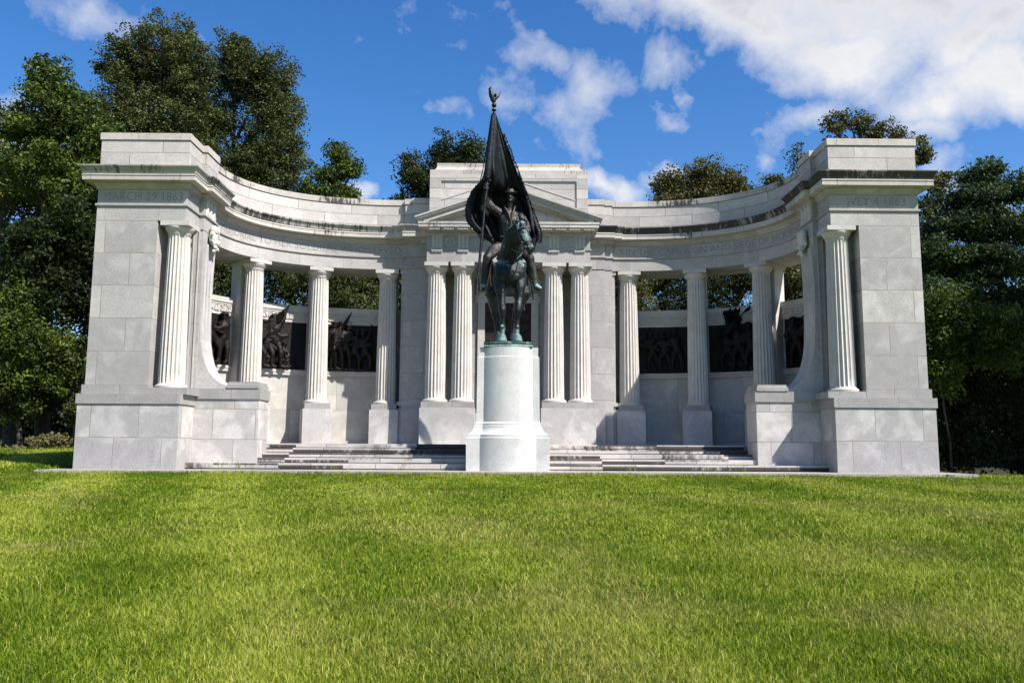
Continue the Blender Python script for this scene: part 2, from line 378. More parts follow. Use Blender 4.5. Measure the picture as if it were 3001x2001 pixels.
def ball(bm, c, r, rot=None, sub=2):
    """ellipsoid at c with radii r (scalar or 3)"""
    if not isinstance(r, (tuple, list)): r = (r, r, r)
    mt_ = Matrix.Translation(Vector(c)) @ ((rot.to_matrix().to_4x4()) if rot is not None else Matrix.Identity(4)) @ Matrix.Diagonal((*r, 1))
    bmesh.ops.create_icosphere(bm, subdivisions=sub, radius=1, matrix=mt_)
def limb(bm, pts, rad, seg=12):
    """capsule chain"""
    for i in range(len(pts)-1):
        a, b = Vector(pts[i]), Vector(pts[i+1])
        nn = 3
        tube(bm, [a.lerp(b, t/nn) for t in range(nn+1)], [rad[i]+(rad[i+1]-rad[i])*t/nn for t in range(nn+1)], seg)
    for p, r in zip(pts, rad): ball(bm, p, r*1.0)
def fused(name, bm, mat, parent, voxel=.02, sm=3, world=True, **props):
    """fuse overlapping closed shells into one continuous surface"""
    me = bpy.data.meshes.new(name); bm.to_mesh(me); bm.free()
    o = bpy.data.objects.new('tmp', me); COL.objects.link(o)
    md = o.modifiers.new('r', 'REMESH'); md.mode = 'VOXEL'; md.voxel_size = voxel; md.use_smooth_shade = True
    s_ = o.modifiers.new('s', 'SMOOTH'); s_.factor = .5; s_.iterations = sm
    dg = bpy.context.evaluated_depsgraph_get()
    me2 = bpy.data.meshes.new_from_object(o.evaluated_get(dg)); me2.name = name
    bpy.data.objects.remove(o); bpy.data.meshes.remove(me)
    me2.polygons.foreach_set('use_smooth', [True]*len(me2.polygons))
    me2.materials.clear(); me2.materials.append(mat)
    return child(name, me2, mat, parent, **props) if world else obj(name, me2, mat, parent, **props)
def glyphs(text, size, spacing=1.0):
    cu = bpy.data.curves.new('t', 'FONT'); cu.body = text; cu.size = size; cu.space_character = spacing; cu.offset = -.006*size*1.6
    cu.resolution_u = 3
    o = bpy.data.objects.new('t', cu); COL.objects.link(o)
    dg = bpy.context.evaluated_depsgraph_get(); me = bpy.data.meshes.new_from_object(o.evaluated_get(dg))
    bpy.data.objects.remove(o); bpy.data.curves.remove(cu)
    return me

# ------------------------------------------------------------ ground
def gz(x, y):
    if y < 17.6: z = -.92+(.87*y/17.6)
    else: z = -.05+min(1., (y-17.6)/16)*(.62 if x < 0 else -.35)*min(1, abs(x)/8)
    z -= .010*max(0, abs(x)-6)*(1 if x > 0 else .1)
    if y > 47: z += min(1., (y-47)/14)*7.0*(1 if abs(x) > 12 else .55)
    return z
bm = bmesh.new(); N = 150
xs = [math.copysign(abs(t)**2.6*420, t) for t in np.linspace(-1, 1, N)]; ys = [10+math.copysign(abs(t)**2.6*420, t) for t in np.linspace(-1, 1, N)]
gv = [[bm.verts.new((x, y, gz(x, y)-(.08 if (abs(x) < 9.5 and 18 < y < 25) else .0))) for x in xs] for y in ys]
for j in range(N-1):
    for i in range(N-1): bm.faces.new((gv[j][i], gv[j][i+1], gv[j+1][i+1], gv[j+1][i]))
g = smooth(obj('ground', bm, SOIL, kind='structure', label='grassy ground sloping gently up to the memorial'))
# pale edging slab that the memorial stands on
bm = BM(); box(bm, -9.85, 9.85, 17.72, 21.2, -.30, .02)
slab = obj('paving', bm, stone('granite_edging', 2., 1.9, -.5, seed=30, c=(.33, .30, .26), blotch=.3, dark=.2, jw=.01), kind='structure', label='pale stone edging slab under the memorial')

# grass blades
def grass(regions, seed):
    r = np.random.default_rng(seed); V = []; F3 = []; RN = []
    bx = []; by = []; hh = []; ww = []
    for (y0, y1, dens, h, wd) in regions:
        xm0 = .64*y1+2.2
        n = int(dens*2*xm0*(y1-y0)); x = r.uniform(-xm0, xm0, n); y = r.uniform(y0, y1, n)
        k = np.abs(x) < .64*y+2.2; x, y = x[k], y[k]
        bx.append(x); by.append(y); hh.append(h*r.uniform(.5, 1.25, len(x))); ww.append(np.full(len(x), wd)*r.uniform(.7, 1.3, len(x)))
    x = np.concatenate(bx); y = np.concatenate(by); h = np.concatenate(hh); wd = np.concatenate(ww)
    # patchy height
    pn = np.sin(x*1.7+np.sin(y*1.3)*1.5)*np.sin(y*1.1+1.3*np.sin(x*.9)); h = h*(1+.22*pn)
    n = len(x)
    z = np.where(y < 17.6, -.92+.87*y/17.6, -.05+np.minimum(1, (y-17.6)/16)*np.where(x < 0, .62, -.35)*np.minimum(1, np.abs(x)/8))
    z = z-.010*np.maximum(0, np.abs(x)-6)*np.where(x > 0, 1, .1)
    a = r.uniform(0, 2*np.pi, n); la = r.uniform(0, 2*np.pi, n); lean = h*r.uniform(.15, .95, n)
    ca, sa = np.cos(a)*wd/2, np.sin(a)*wd/2; lx, ly = np.cos(la)*lean, np.sin(la)*lean
    co = np.zeros((n, 5, 3))
    co[:, 0] = np.stack([x-ca, y-sa, z-.01], 1); co[:, 1] = np.stack([x+ca, y+sa, z-.01], 1)
    mx, my, mz = x+lx*.35, y+ly*.35, z+h*.6
    co[:, 2] = np.stack([mx-ca*.8, my-sa*.8, mz], 1); co[:, 3] = np.stack([mx+ca*.8, my+sa*.8, mz], 1)
    co[:, 4] = np.stack([x+lx, y+ly, z+h*r.uniform(.75, 1, n)], 1)
    me = bpy.data.meshes.new('grass'); me.vertices.add(n*5); me.vertices.foreach_set('co', co.ravel().astype(np.float32))
    base = (np.arange(n)*5)[:, None]
    q = (base+np.array([0, 1, 3, 2])[None]); t = (base+np.array([2, 3, 4])[None])
    loops = np.concatenate([q, t], 1).ravel().astype(np.int32)
    me.loops.add(len(loops)); me.loops.foreach_set('vertex_index', loops)
    starts = np.stack([np.arange(n)*7, np.arange(n)*7+4], 1).ravel().astype(np.int32)
    me.polygons.add(2*n); me.polygons.foreach_set('loop_start', starts)
    me.update(calc_edges=True)
    rn = np.repeat(r.uniform(0, 1, n), 5).astype(np.float32)
    at = me.attributes.new('rnd', 'FLOAT', 'POINT'); at.data.foreach_set('value', rn)
    return me
gm = grass([(3.6, 6.2, 9000, .054, .0044), (6.2, 9, 5600, .054, .0056), (9, 13, 2900, .054, .008), (13, 17.66, 1900, .054, .0115)], 3)
obj('lawn_grass', gm, GRASS, kind='stuff', label='bright green mown lawn in front of the memorial', category='grass')
def grass_patch(x0, x1, y0, y1, dens, h, wd, seed):
    r = np.random.default_rng(seed)
    me = grass([(y0, y1, dens, h, wd)], seed); return me
gm2 = grass([(17.66, 29.5, 420, .11, .022)], 5)
# drop blades that would stand inside the masonry
bmg = bmesh.new(); bmg.from_mesh(gm2)
bmesh.ops.delete(bmg, geom=[v for v in bmg.verts if abs(v.co.x) < 9.9], context='VERTS'); bmg.to_mesh(gm2); bmg.free()
gp = grass([(3.6, 9, 260, .085, .0042), (9, 14, 130, .085, .007)], 17)
gp.attributes['rnd'].data.foreach_set('value', np.full(len(gp.vertices), 1.25, np.float32))
obj('long_grass', gp, GRASS, kind='stuff', label='scattered longer pale grass blades in the lawn', category='grass')
gw = grass([(18.45, 18.96, 60, .30, .010)], 21); bmw = bmesh.new(); bmw.from_mesh(gw)
bmesh.ops.delete(bmw, geom=[v for v in bmw.verts if abs(v.co.x) > 7.1 or abs(v.co.x) < 1.0 or math.sin(v.co.x*2.7)+math.sin(v.co.x*5.1+1) < .75], context='VERTS'); bmw.to_mesh(gw); bmw.free()
obj('weeds', gw, GRASS, kind='stuff', label='thin weeds growing in front of the lowest step', category='weeds')
gm3 = grass([(17.52, 17.80, 700, .085, .010)], 8); obj('edge_grass', gm3, GRASS, kind='stuff', label='taller ragged grass along the edging slab', category='grass')
obj('rough_grass', gm2, GRASS, kind='stuff', label='longer grass beside the ends of the memorial', category='grass')

# ------------------------------------------------------------ THE MEMORIAL
MEM = empty('war_memorial', (0, 22, .0), 'curved pale granite war memorial with fluted columns, end piers and a pedimented centre', 'monument')
NC, AA, BB, CYO, CXO = 2.3, 4.45, 3.22, 20.5, 2.98
def curve(n=44):
    """architrave face line of the left wing, pier end -> portico end (x negative)"""
    out = []
    for i in range(n+1):
        t = math.pi/2*i/n
        c_, s_ = math.cos(t), math.sin(t)
        out.append((-CXO-AA*abs(c_)**(2/NC), CYO+BB*abs(s_)**(2/NC)))
    # resample evenly
    P = [Vector(p) for p in out]; L = [0]
    for i in range(1, len(P)): L.append(L[-1]+(P[i]-P[i-1]).length)
    res = []
    for k in range(n+1):
        d = L[-1]*k/n; j = max(0, min(len(P)-2, next((i for i in range(len(L)-1) if L[i+1] >= d-1e-9), len(P)-2)))
        res.append(P[j].lerp(P[j+1], (d-L[j])/max(1e-9, L[j+1]-L[j])))
    return res, L[-1]
CV, CLEN = curve()
def cv_at(d):
    k = max(0, min(.9999, d/CLEN))*(len(CV)-1); i = int(k); p = CV[i].lerp(CV[i+1], k-i)
    a = CV[max(0, i-1)]; b = CV[min(len(CV)-1, i+2)]; t = (b-a).normalized()
    return p, t, Vector((-t.y, t.x))      # point, tangent (pier->portico), outward/back normal
def cv_x(x):
    lo, hi = 0, CLEN
    for _ in range(40):
        mid = (lo+hi)/2
        if cv_at(mid)[0].x < x: lo = mid
        else: hi = mid
    return lo
def cv_off(d0, d1, off, n=30):
    out = []
    for i in range(n+1):
        p, t, nn = cv_at(d0+(d1-d0)*i/n); q = p+nn*off; out.append((q.x, q.y))
    return out
BACK = 1.17
def footprint(front=0.0):
    f = [(-9.35, 20.6), (-9.35, 18.6), (-7.33, 18.6), (-7.33, 19.4), (-7.21, 19.4), (-7.21, 20.2), (-7.42, 20.2)]
    f += [(p.x, p.y) for p in CV]
    f += [(-2.98, 23.60), (-2.75, 23.60), (-2.75, 23.5), (-2.24, 23.5), (-2.24, 24.9)]
    b = cv_off(CLEN, CLEN*.10, BACK, 30)
    f += b + [(b[-1][0], 20.6)]
    return f
FP = footprint()

def column_mesh(c, z0, z1, rb, rt):
    bm = bmesh.new(); seg = 20*8; prof = []
    K = 14
    for k in range(K+1):
        t = k/K; r_ = rb+(rt-rb)*(t**1.35); prof.append((r_, z0+(z1-z0)*t))
    prof.insert(1, (rb*.998, z0+.035)); prof.insert(-1, (rt, z1-.05))
    n = len(prof)
    def fl(k, i):
        if k == 0 or k == n-1: return 0.012
        ph = (i % 8)/8.; d = math.sin(math.pi*ph) if True else 0
        return .115*(d**.8 if d > 0 else 0)
    lathe(bm, c, prof, seg, fl); return bm
def add_column(parent, c, zb, ang=0., label=None):
    """zb: top of pedestal"""
    col = child('column', column_mesh(c, zb+.10, 5.30, .288, .238), S_COL, parent)
    smooth(col, 50)
    if label: col['label'] = label
    b = bmesh.new(); lathe(b, c, [(.345, zb), (.350, zb+.02), (.350, zb+.05), (.335, zb+.066), (.315, zb+.07), (.312, zb+.085), (.292, zb+.10)], 48)
    smooth(child('column_base', b, S_COL, col), 40)
    b = bmesh.new(); lathe(b, c, [(.243, 5.30), (.25, 5.315), (.243, 5.325), (.256, 5.335), (.25, 5.345), (.29, 5.40), (.318, 5.44), (.325, 5.465), (.318, 5.485)], 48)
    smooth(child('capital', b, S_COL, col), 40)
    b = BM(); t = Vector((math.cos(ang), math.sin(ang))); nn = Vector((-t.y, t.x))
    obox(b, c, t, nn, .325, -.325, .325, 5.485, 5.588)
    child('abacus', b, S_TRIM, col)
    return col
def swept_strip(bm, d0, d1, offs, zs, n=30):
    """closed solid along the curve: offs=(front,back)"""
    f = cv_off(d0, d1, offs[0], n); b = cv_off(d1, d0, offs[1], n); loft(bm, f+b, [(0, zs[0]), (0, zs[1])])

def key_pattern(bm, d0, d1, off, z0, z1):
    h = z1-z0; wdt = h*1.02; n = max(1, int((d1-d0)/wdt)); wdt = (d1-d0)/n; s = .027
    for k in range(n):
        a = d0+k*wdt
        def vbar(u, v0, v1):
            p, t, nn = cv_at(a+u*wdt); obox(bm, p, t, nn, s/2+.002, off-.030, off+.01, z0+v0*h, z0+v1*h)
        def hbar(u0, u1, v):
            p, t, nn = cv_at(a+(u0+u1)/2*wdt); obox(bm, p, t, nn, (u1-u0)*wdt/2+.008, off-.029, off+.01, z0+v*h-s/2, z0+v*h+s/2)
        hbar(.0, .86, 0.95); vbar(.86, .28, .95); hbar(.34, .86, .28); vbar(.34, .28, .66); hbar(.34, .62, .66)
        vbar(.08, .05, .95); hbar(.08, 1.08, .05)

def incise(me, fn):
    """place flat glyph mesh with fn(u, v)->3D point"""
    for v in me.vertices: v.co = fn(v.co.x, v.co.y)
    return me

def humanoid(bm, J, s=1.0, hat=True):
    """J: dict of joint positions; radii scaled by s"""
    limb(bm, [J['hip'], J['waist'], J['chest']], [.13*s, .125*s, .155*s])
    limb(bm, [J['chest'], J['neck']], [.13*s, .06*s])
    ball(bm, J['head'], (.085*s, .095*s, .115*s))
    h = Vector(J['head'])
    if hat: ball(bm, h+Vector((0, 0, .07*s)), (.10*s, .105*s, .06*s)); ball(bm, h+Vector((0, 0, .055*s)), (.145*s, .15*s, .014*s))
    for k in ('L', 'R'):
        limb(bm, [J['sh'+k], J['el'+k], J['ha'+k]], [.075*s, .055*s, .042*s]); ball(bm, J['ha'+k], .05*s)
        limb(bm, [J['hp'+k], J['kn'+k], J['an'+k]], [.10*s, .072*s, .048*s])
        a = Vector(J['an'+k]); limb(bm, [a, a+Vector(J.get('toe', (0, -.13, -.03)))*s], [.045*s, .035*s])
def pose(c, t, nrm, lean=0., s=1.0, arm=0, stride=.25, crouch=0., face=1):
    """figure standing in relief: c=(x,y) wall point, t tangent, nrm=outward from wall toward viewer, feet at z"""
    def P(u, v, d=0.): return (c[0]+t[0]*u*s+nrm[0]*d*s, c[1]+t[1]*u*s+nrm[1]*d*s, c[2]+v*s)
    h = .80-crouch
    J = dict(hip=P(0, h, .10), waist=P(lean*.35, h+.16, .11), chest=P(lean*.8, h+.38, .13), neck=P(lean*1.05, h+.54, .13), head=P(lean*1.25, h+.68, .15))
    J['hpL'] = P(-.07, h, .08); J['hpR'] = P(.07, h, .12)
    J['knL'] = P(-stride*.7-.02, .42-crouch*.45, .10); J['anL'] = P(-stride, .06, .08)
    J['knR'] = P(stride*.8+crouch*.5, .45-crouch*.25, .20); J['anR'] = P(stride*.9, .06, .16)
    J['shL'] = P(lean*.85-.12, h+.44, .10); J['shR'] = P(lean*.85+.12, h+.44, .18)
    if arm == 0:
        J['elL'] = P(lean+face*.10, h+.22, .20); J['haL'] = P(lean+face*.33, h+.20, .22)
        J['elR'] = P(lean+face*.28, h+.26, .26); J['haR'] = P(lean+face*.50, h+.30, .26)
    elif arm == 1:
        J['elL'] = P(lean-.20, h+.30, .12); J['haL'] = P(lean-.28, h+.10, .14)
        J['elR'] = P(lean+.24, h+.66, .24); J['haR'] = P(lean+.30, h+.95, .24)
    else:
        J['elL'] = P(lean-.24, h+.24, .12); J['haL'] = P(lean-.12, h+.05, .22)
        J['elR'] = P(lean+.28, h+.22, .24); J['haR'] = P(lean+.12, h+.08, .30)
    J['toe'] = (t[0]*.10*face+nrm[0]*.05, t[1]*.10*face+nrm[1]*.05, -.03)
    return J, P

for s in (-1, 1):      # s=-1 left wing, +1 right wing (mirror image)
    side = 'left' if s < 0 else 'right'
    def put(name, bm, mat, parent=MEM, **kw): return child(name, flip(bm, s), mat, parent, **kw)
    mx = (lambda x: x) if s < 0 else (lambda x: -x)
    # --- entablature
    bm = BM(); loft(bm, FP, [(0, 5.588), (0, 5.92), (.035, 5.92), (.035, 5.968), (0, 5.968), (0, 6.30), (.03, 6.32), (.03, 6.355), (.07, 6.40), (.085, 6.425), (.085, 6.452)])
    ENT = put('entablature', bm, S_ENT)
    bm = BM(); loft(bm, FP, [(.10, 6.452), (.255, 6.457), (.255, 6.555), (.268, 6.56), (.268, 6.58), (.25, 6.585), (.25, 6.60)])
    put('cornice', bm, S_CORN, ENT)
    bm = BM(); loft(bm, FP, [(.245, 6.60), (.262, 6.62), (.27, 6.66), (.30, 6.72), (.328, 6.745), (.335, 6.76), (.335, 6.785), (.0, 6.80)])
    put('gutter_moulding', bm, S_GUT if s < 0 else S_GUTR, ENT)
    bm = BM(); loft(bm, FP, [(-.003, 6.80), (-.003, 7.478)])
    PAR = put('parapet', bm, S_PAR)
    bm = BM(); loft(bm, FP, [(.022, 7.478), (.022, 7.636)])
    put('coping', bm, S_COPE, PAR)
    # --- end pier
    bm = BM(); box(bm, -9.35, -7.965, 18.6, 20.6, 1.857, 5.588)
    PIER = put('end_pier', bm, S_PIER)
    bm = BM(); box(bm, -7.965, -7.215, 19.42, 20.2, 1.84, 5.588)
    put('recess_wall', bm, S_ANTA, PIER)
    bm = BM(); box(bm, -9.40, -7.94, 18.555, 20.62, 1.654, 1.857)
    box(bm, -7.94, -7.09, 18.56, 19.40, 1.654, 1.80)
    put('pier_base', bm, S_CAP, PIER)
    bm = BM(); loft(bm, rect(-9.43, -7.20, 18.48, 20.7), [(0, -.12), (0, 1.437)])
    PL = put('plinth', bm, S_PLINTH, PIER)
    bm = BM(); loft(bm, rect(-9.43, -7.20, 18.48, 20.7), [(.028, 1.437), (.028, 1.654)])
    put('plinth_cap', bm, S_CAP, PIER)
    bm = BM()
    for xx in (-7.43, -7.305): loft(bm, rect(xx-.014, xx+.014, 19.40, 19.425), [(0, 1.84), (0, 5.588)])
    put('moulding', bm, S_TRIM, PIER)
    # --- wing plinth and swept buttress
    bm = BM(); loft(bm, rect(-7.198, -5.72, 19.35, 20.15), [(0, -.12), (0, 1.635)])
    WP = put('wing_plinth', bm, stone('granite_wing_plinth', .69, .98, -.01, seed=21+s, blotch=1., jw=.010, c=(.385, .370, .354)))
    bm = BM(); loft(bm, rect(-7.198, -5.72, 19.35, 20.15), [(.03, 1.60), (.03, 1.84)])
    loft(bm, rect(-6.44, -5.75, 19.32, 20.12), [(0, 1.84), (.02, 1.85), (.02, 1.935), (-.01, 1.945), (-.01, 1.997)])
    put('plinth_cap', bm, S_CAP, WP)
    # swept buttress: profile x(z)
    prof = [(5.30, -7.225), (4.6, -7.245), (4.0, -7.25), (3.4, -7.24), (3.0, -7.22), (2.7, -7.17), (2.45, -7.10), (2.25, -7.0), (2.1, -6.88), (1.98, -6.72), (1.90, -6.55), (1.86, -6.47), (1.842, -6.44)]
    bm = BM(); y0, y1 = 19.435, 20.16; NY = 28; rows = []
    fine = []
    for (za, xa), (zb, xb) in zip(prof[:-1], prof[1:]):
        for q in range(4): fine.append((za+(zb-za)*q/4, xa+(xb-xa)*q/4))
    fine.append(prof[-1])
    for z, x in fine:
        row = []
        for j in range(NY+1):
            v = j/NY; gr = 0
            if .08 < v < .92:
                ph = ((v-.08)/.84*3) % 1.0; gr = .028*math.sin(math.pi*ph)**.7
            row.append(bm.verts.new((x+.055-gr, y0+(y1-y0)*v, z)))
        rows.append(row)
    fs = []
    for i in range(len(rows)-1):
        for j in range(NY): fs.append(bm.faces.new((rows[i][j], rows[i][j+1], rows[i+1][j+1], rows[i+1][j])))
    # front and back cheeks
    for j in (0, NY):
        bk = [bm.verts.new((-7.5, rows[i][j].co.y, rows[i][j].co.z)) for i in range(len(rows))]
        for i in range(len(rows)-1): fs.append(bm.faces.new((rows[i][j], rows[i+1][j], bk[i+1], bk[i])))
    bmesh.ops.recalc_face_normals(bm, faces=fs)
    bu = put('swept_buttress', bm, S_ANTA)
    # triglyph on the inner face and carved cartouche
    bm = BM()
    for k in range(3):
        yy = 19.50+k*.22; loft(bm, [(-7.215, yy), (-7.215, yy+.15), (-7.175, yy+.11), (-7.175, yy+.04)], [(0, 5.97), (0, 6.36)])
    put('triglyph', bm, S_ORN, ENT)
    bm = bmesh.new(); r_ = random.Random(5)
    ball(bm, (-7.10, 19.85, 5.50), (.12, .26, .26)); ball(bm, (-7.08, 19.8, 5.72), (.13, .16, .16)); ball(bm, (-7.03, 19.78, 5.76), (.08, .07, .09))
    for k in range(34):
        a = r_.uniform(0, 6.28); rr = r_.uniform(.12, .30)
        ball(bm, (-7.08+r_.uniform(-.04, .09), 19.85+rr*math.cos(a), 5.50+rr*1.15*math.sin(a)), (r_.uniform(.04, .07),)*3 if k % 2 else (.05, .03, .08))
    for k in range(10): ball(bm, (-7.08+r_.uniform(0, .08), 19.85+r_.uniform(-.12, .12), 5.10+r_.uniform(-.08, .14)), r_.uniform(.035, .06))
    if s > 0:
        for v in bm.verts: v.co.x = -v.co.x
        bmesh.ops.reverse_faces(bm, faces=bm.faces[:])
    for v in bm.verts: v.co = Vector((s*7.20, 19.84, 5.47))+(v.co-Vector((s*7.20, 19.84, 5.47)))*.80
    CAR = fused('carved_cartouche', bm, S_ORN, MEM, .013, 0)
    # --- back wall
    dA, dB, dC = cv_x(-6.73), cv_x(-5.28), cv_x(-3.48)
    w0 = CLEN*.10
    bm = BM(); f = cv_off(w0, CLEN, 1.0, 40); b = cv_off(CLEN, w0, 1.36, 40)
    loft(bm, [(f[0][0], 20.3)]+f+b+[(b[-1][0], 20.3)], [(0, .55), (0, 4.09)])
    WALL = put('back_wall', bm, S_WALL)
    def wallstrip(name, off, z0, z1, mat, prof=None):
        bm = BM(); f = cv_off(w0, CLEN, off, 40); b = cv_off(CLEN, w0, 1.34, 40)
        loft(bm, [(f[0][0], 20.4)]+f+b+[(b[-1][0], 20.4)], prof or [(0, z0), (0, z1)]); return put(name, bm, mat, WALL)
    wallstrip('wall_footing', .90, 0, 0, S_TRIM, [(0, .58), (0, .70)])
    wallstrip('ledge', .96, 0, 0, S_TRIM, [(0, 2.555), (.03, 2.56), (.03, 2.62), (.045, 2.64), (.045, 2.712)])
    wallstrip('frieze_band', .955, 0, 0, S_TRIM, [(0, 4.085), (0, 4.355), (.03, 4.37), (.03, 4.405), (.055, 4.43), (.055, 4.572)])
    bm = BM()
    for d0, d1 in ((w0+.05, CLEN-.15),): key_pattern(bm, d0, d1, .955, 4.19, 4.345)
    put('greek_key_frieze', bm, S_ORN, WALL)
    # --- pilasters behind the columns
    for d in (dA, dB, dC):
        p, t, nn = cv_at(d); bm = BM(); obox(bm, p, t, nn, .235, .62, 1.13, .55, 5.50)
        PI_ = put('pilaster', bm, S_TRIM)
        bm = BM(); obox(bm, p, t, nn, .26, .585, 1.15, 5.50, 5.586); put('capital', bm, S_TRIM, PI_)
    # --- columns of the curve
    for d, nm in ((dA, 'outer'), (dB, 'middle'), (dC, 'inner')):
        p, t, nn = cv_at(d); c = p+nn*.325
        bm = BM(); obox(bm, c, t, nn, .40, -.40, .38, .55, 1.57)
        PD = put('column_pedestal', bm, S_PED)
        bm = BM(); obox(bm, c, t, nn, .35, -.36, .36, 1.57, 1.73); put('pedestal_top', bm, S_CAP, PD)
        cc = (mx(c.x), c.y); ang = math.atan2(t.y, t.x); ang = ang if s < 0 else -ang
        add_column(MEM, cc, 1.73, ang)
    add_column(MEM, (mx(-7.575), 18.925), 1.80)
    # --- anta next to the portico
    bm = BM(); box(bm, -3.07, -2.98, 23.80, 24.9, .55, 5.587); box(bm, -2.98, -2.75, 23.62, 24.9, .55, 5.587); box(bm, -2.75, -2.2, 23.52, 24.9, .55, 5.587)
    AN = put('anta', bm, S_ANTA)
    bm = BM(); box(bm, -3.10, -2.99, 23.76, 23.90, 5.48, 5.586); put('anta_capital', bm, S_TRIM, AN)
    bm = BM(); box(bm, -3.12, -2.96, 23.74, 23.95, 1.70, 1.80); put('anta_moulding', bm, S_TRIM, AN)
    bm = BM(); box(bm, -3.12, -2.96, 23.72, 24.8, .56, 1.60); box(bm, -2.96, -2.73, 23.57, 24.8, .56, 1.60); box(bm, -2.73, -2.2, 23.47, 24.8, .56, 1.60); put('anta_base', bm, S_PED, AN)
    # --- portico pedestal and paired columns
    bm = BM(); box(bm, -2.37, -.895, 22.58, 23.40, .56, 1.585)
    PD = put('portico_pedestal', bm, S_PED)
    bm = BM(); box(bm, -2.335, -.918, 22.61, 23.38, 1.585, 1.745); put('pedestal_top', bm, S_CAP, PD)
    for x in (-1.985, -1.262): add_column(MEM, (mx(x), 22.975), 1.745)
    # --- bronze reliefs
    bays = [(w0+.15, dA-.30, 'far'), (dA+.30, dB-.30, 'mid'), (dB+.30, dC-.30, 'near')]
    for bi, (d0, d1, nm) in enumerate(bays):
        bm = BM(); swept_strip(bm, d0-(.09 if bi else 0), d1+.09, (.972, 1.02), (2.715, 4.083), 14)
        REL = put('bronze_relief', bm, B_PAN)
        REL['label'] = 'dark bronze relief panel of soldiers on the back wall'
        def wp(d, z):
            p, t, nn = cv_at(d); q = p+nn*.965
            return (mx(q.x), q.y, z), (t.x if s < 0 else -t.x, t.y), (-nn.x if s < 0 else nn.x, -nn.y)
        figs = []
        if s < 0:
            if bi == 0: figs = [(.62, 1.0, -.38, 0, .26, .05, -1), (.86, .98, .0, 0, .15, 0, -1)]
            if bi == 1: figs = [(.06, 1.0, .20, 0, .25, .1, 1), (.24, 1.0, .15, 0, .20, .05, 1), (.42, 1.06, -.05, 1, .22, .0, 1), (.16, .8, .3, 0, .2, .3, 1), (.48, .7, .3, 2, .3, .4, 1)]
            if bi == 2: figs = [(.05, 1.0, .10, 0, .2, 0, 1), (.18, 1.0, .12, 0, .2, 0, 1), (.34, .95, .1, 2, .2, 0, 1), (.52, .9, .1, 0, .2, .1, 1), (.75, .9, -.1, 1, .2, .1, -1)]
        else:
            if bi == 0: figs = [(.45, .95, .1, 0, .2, 0, 1), (.75, .95, .1, 2, .2, 0, 1)]
            if bi == 1: figs = [(.2, .95, .1, 0, .2, 0, 1), (.45, 1.0, .1, 1, .2, 0, 1), (.68, .95, .1, 0, .2, .1, -1)]
            if bi == 2: figs = [(.2, .9, .1, 0, .2, 0, 1), (.45, .9, .1, 2, .2, .1, -1), (.7, .85, .1, 0, .2, 0, 1)]
        for (u, sc, lean, arm, stride, crouch, face) in figs:
            cpt, t, nr = wp(d0+(d1-d0)*u, 2.74)
            J, P = pose(cpt, t, nr, lean*.8, sc*.88, arm, stride, crouch, face)
            bm = bmesh.new(); humanoid(bm, J, sc*1.12)
            if arm == 0: limb(bm, [P(lean*.8+face*.10, .92-crouch, .28), P(lean*.8+face*.75, 1.08-crouch, .28)], [.018, .014], 6)
            fused('soldier_figure', bm, B_REL if s < 0 else B_PAN, REL, .022, 1)  # right wing figures get darker bronze, their shade deepened by colour
        if s < 0 and bi == 1 or s < 0 and bi == 2 or s > 0 and bi == 1:
            # flag that breaks out over the frieze
            bm = bmesh.new(); span = (.0, .64, 3.80, 4.52) if bi == 1 else (.04, .46, 3.72, 4.42)
            if s > 0: span = (.78, .10, 3.9, 4.52)
            a0, a1, z0, z1 = span; n1 = 12; top = []; bot = []
            for k in range(n1+1):
                q = k/n1; cpt, t, nr = wp(d0+(d1-d0)*(a0+(a1-a0)*q), 0)
                dd = .32+.05*math.sin(q*9); zz = z0+(z1-z0)*q**1.2
                th = (.40*(1-q)**.7+.02) if s < 0 else (.20+.12*math.sin(q*7))*(1.02-q*.6)
                top.append(bm.verts.new((cpt[0]+nr[0]*dd, cpt[1]+nr[1]*dd, zz+.03))); bot.append(bm.verts.new((cpt[0]+nr[0]*(dd+.05), cpt[1]+nr[1]*(dd+.05), zz-th)))
            for k in range(n1): bm.faces.new((top[k], top[k+1], bot[k+1], bot[k]))
            e = bmesh.ops.solidify(bm, geom=bm.faces[:], thickness=.03)
            child('relief_flag', bm, B_REL, REL)
        if s > 0 and bi == 1:
            bm = bmesh.new(); g_ = [[None]*9 for _ in range(9)]
            for a_ in range(9):
                for b_ in range(9):
                    cpt, t, nr = wp(d0+(d1-d0)*(.40+.30*a_/8+.05*math.sin(b_*1.3)), 3.86+.70*b_/8-.10*(a_ % 3)*(b_ == 8)); dd = .14+.05*math.sin(a_*1.7+b_)
                    g_[a_][b_] = bm.verts.new((cpt[0]+nr[0]*dd, cpt[1]+nr[1]*dd, cpt[2]))
            for a_ in range(8):
                for b_ in range(8): bm.faces.new((g_[a_][b_], g_[a_+1][b_], g_[a_+1][b_+1], g_[a_][b_+1]))
            bmesh.ops.solidify(bm, geom=bm.faces[:], thickness=.03); child('relief_flag', bm, B_PAN, REL)
        bm = bmesh.new()   # rocky ground and smoke texture along the foot of the relief
        rr = random.Random(bi*7+s)
        for k in range(16):
            cpt, t, nr = wp(d0+(d1-d0)*rr.uniform(.04, .96), 2.74+rr.uniform(.0, .10)); ball(bm, (cpt[0]+nr[0]*.03, cpt[1]+nr[1]*.03, cpt[2]), (rr.uniform(.06, .16), rr.uniform(.05, .08), rr.uniform(.03, .07)), sub=1)
        fused('relief_ground', bm, B_REL, REL, .025, 1)
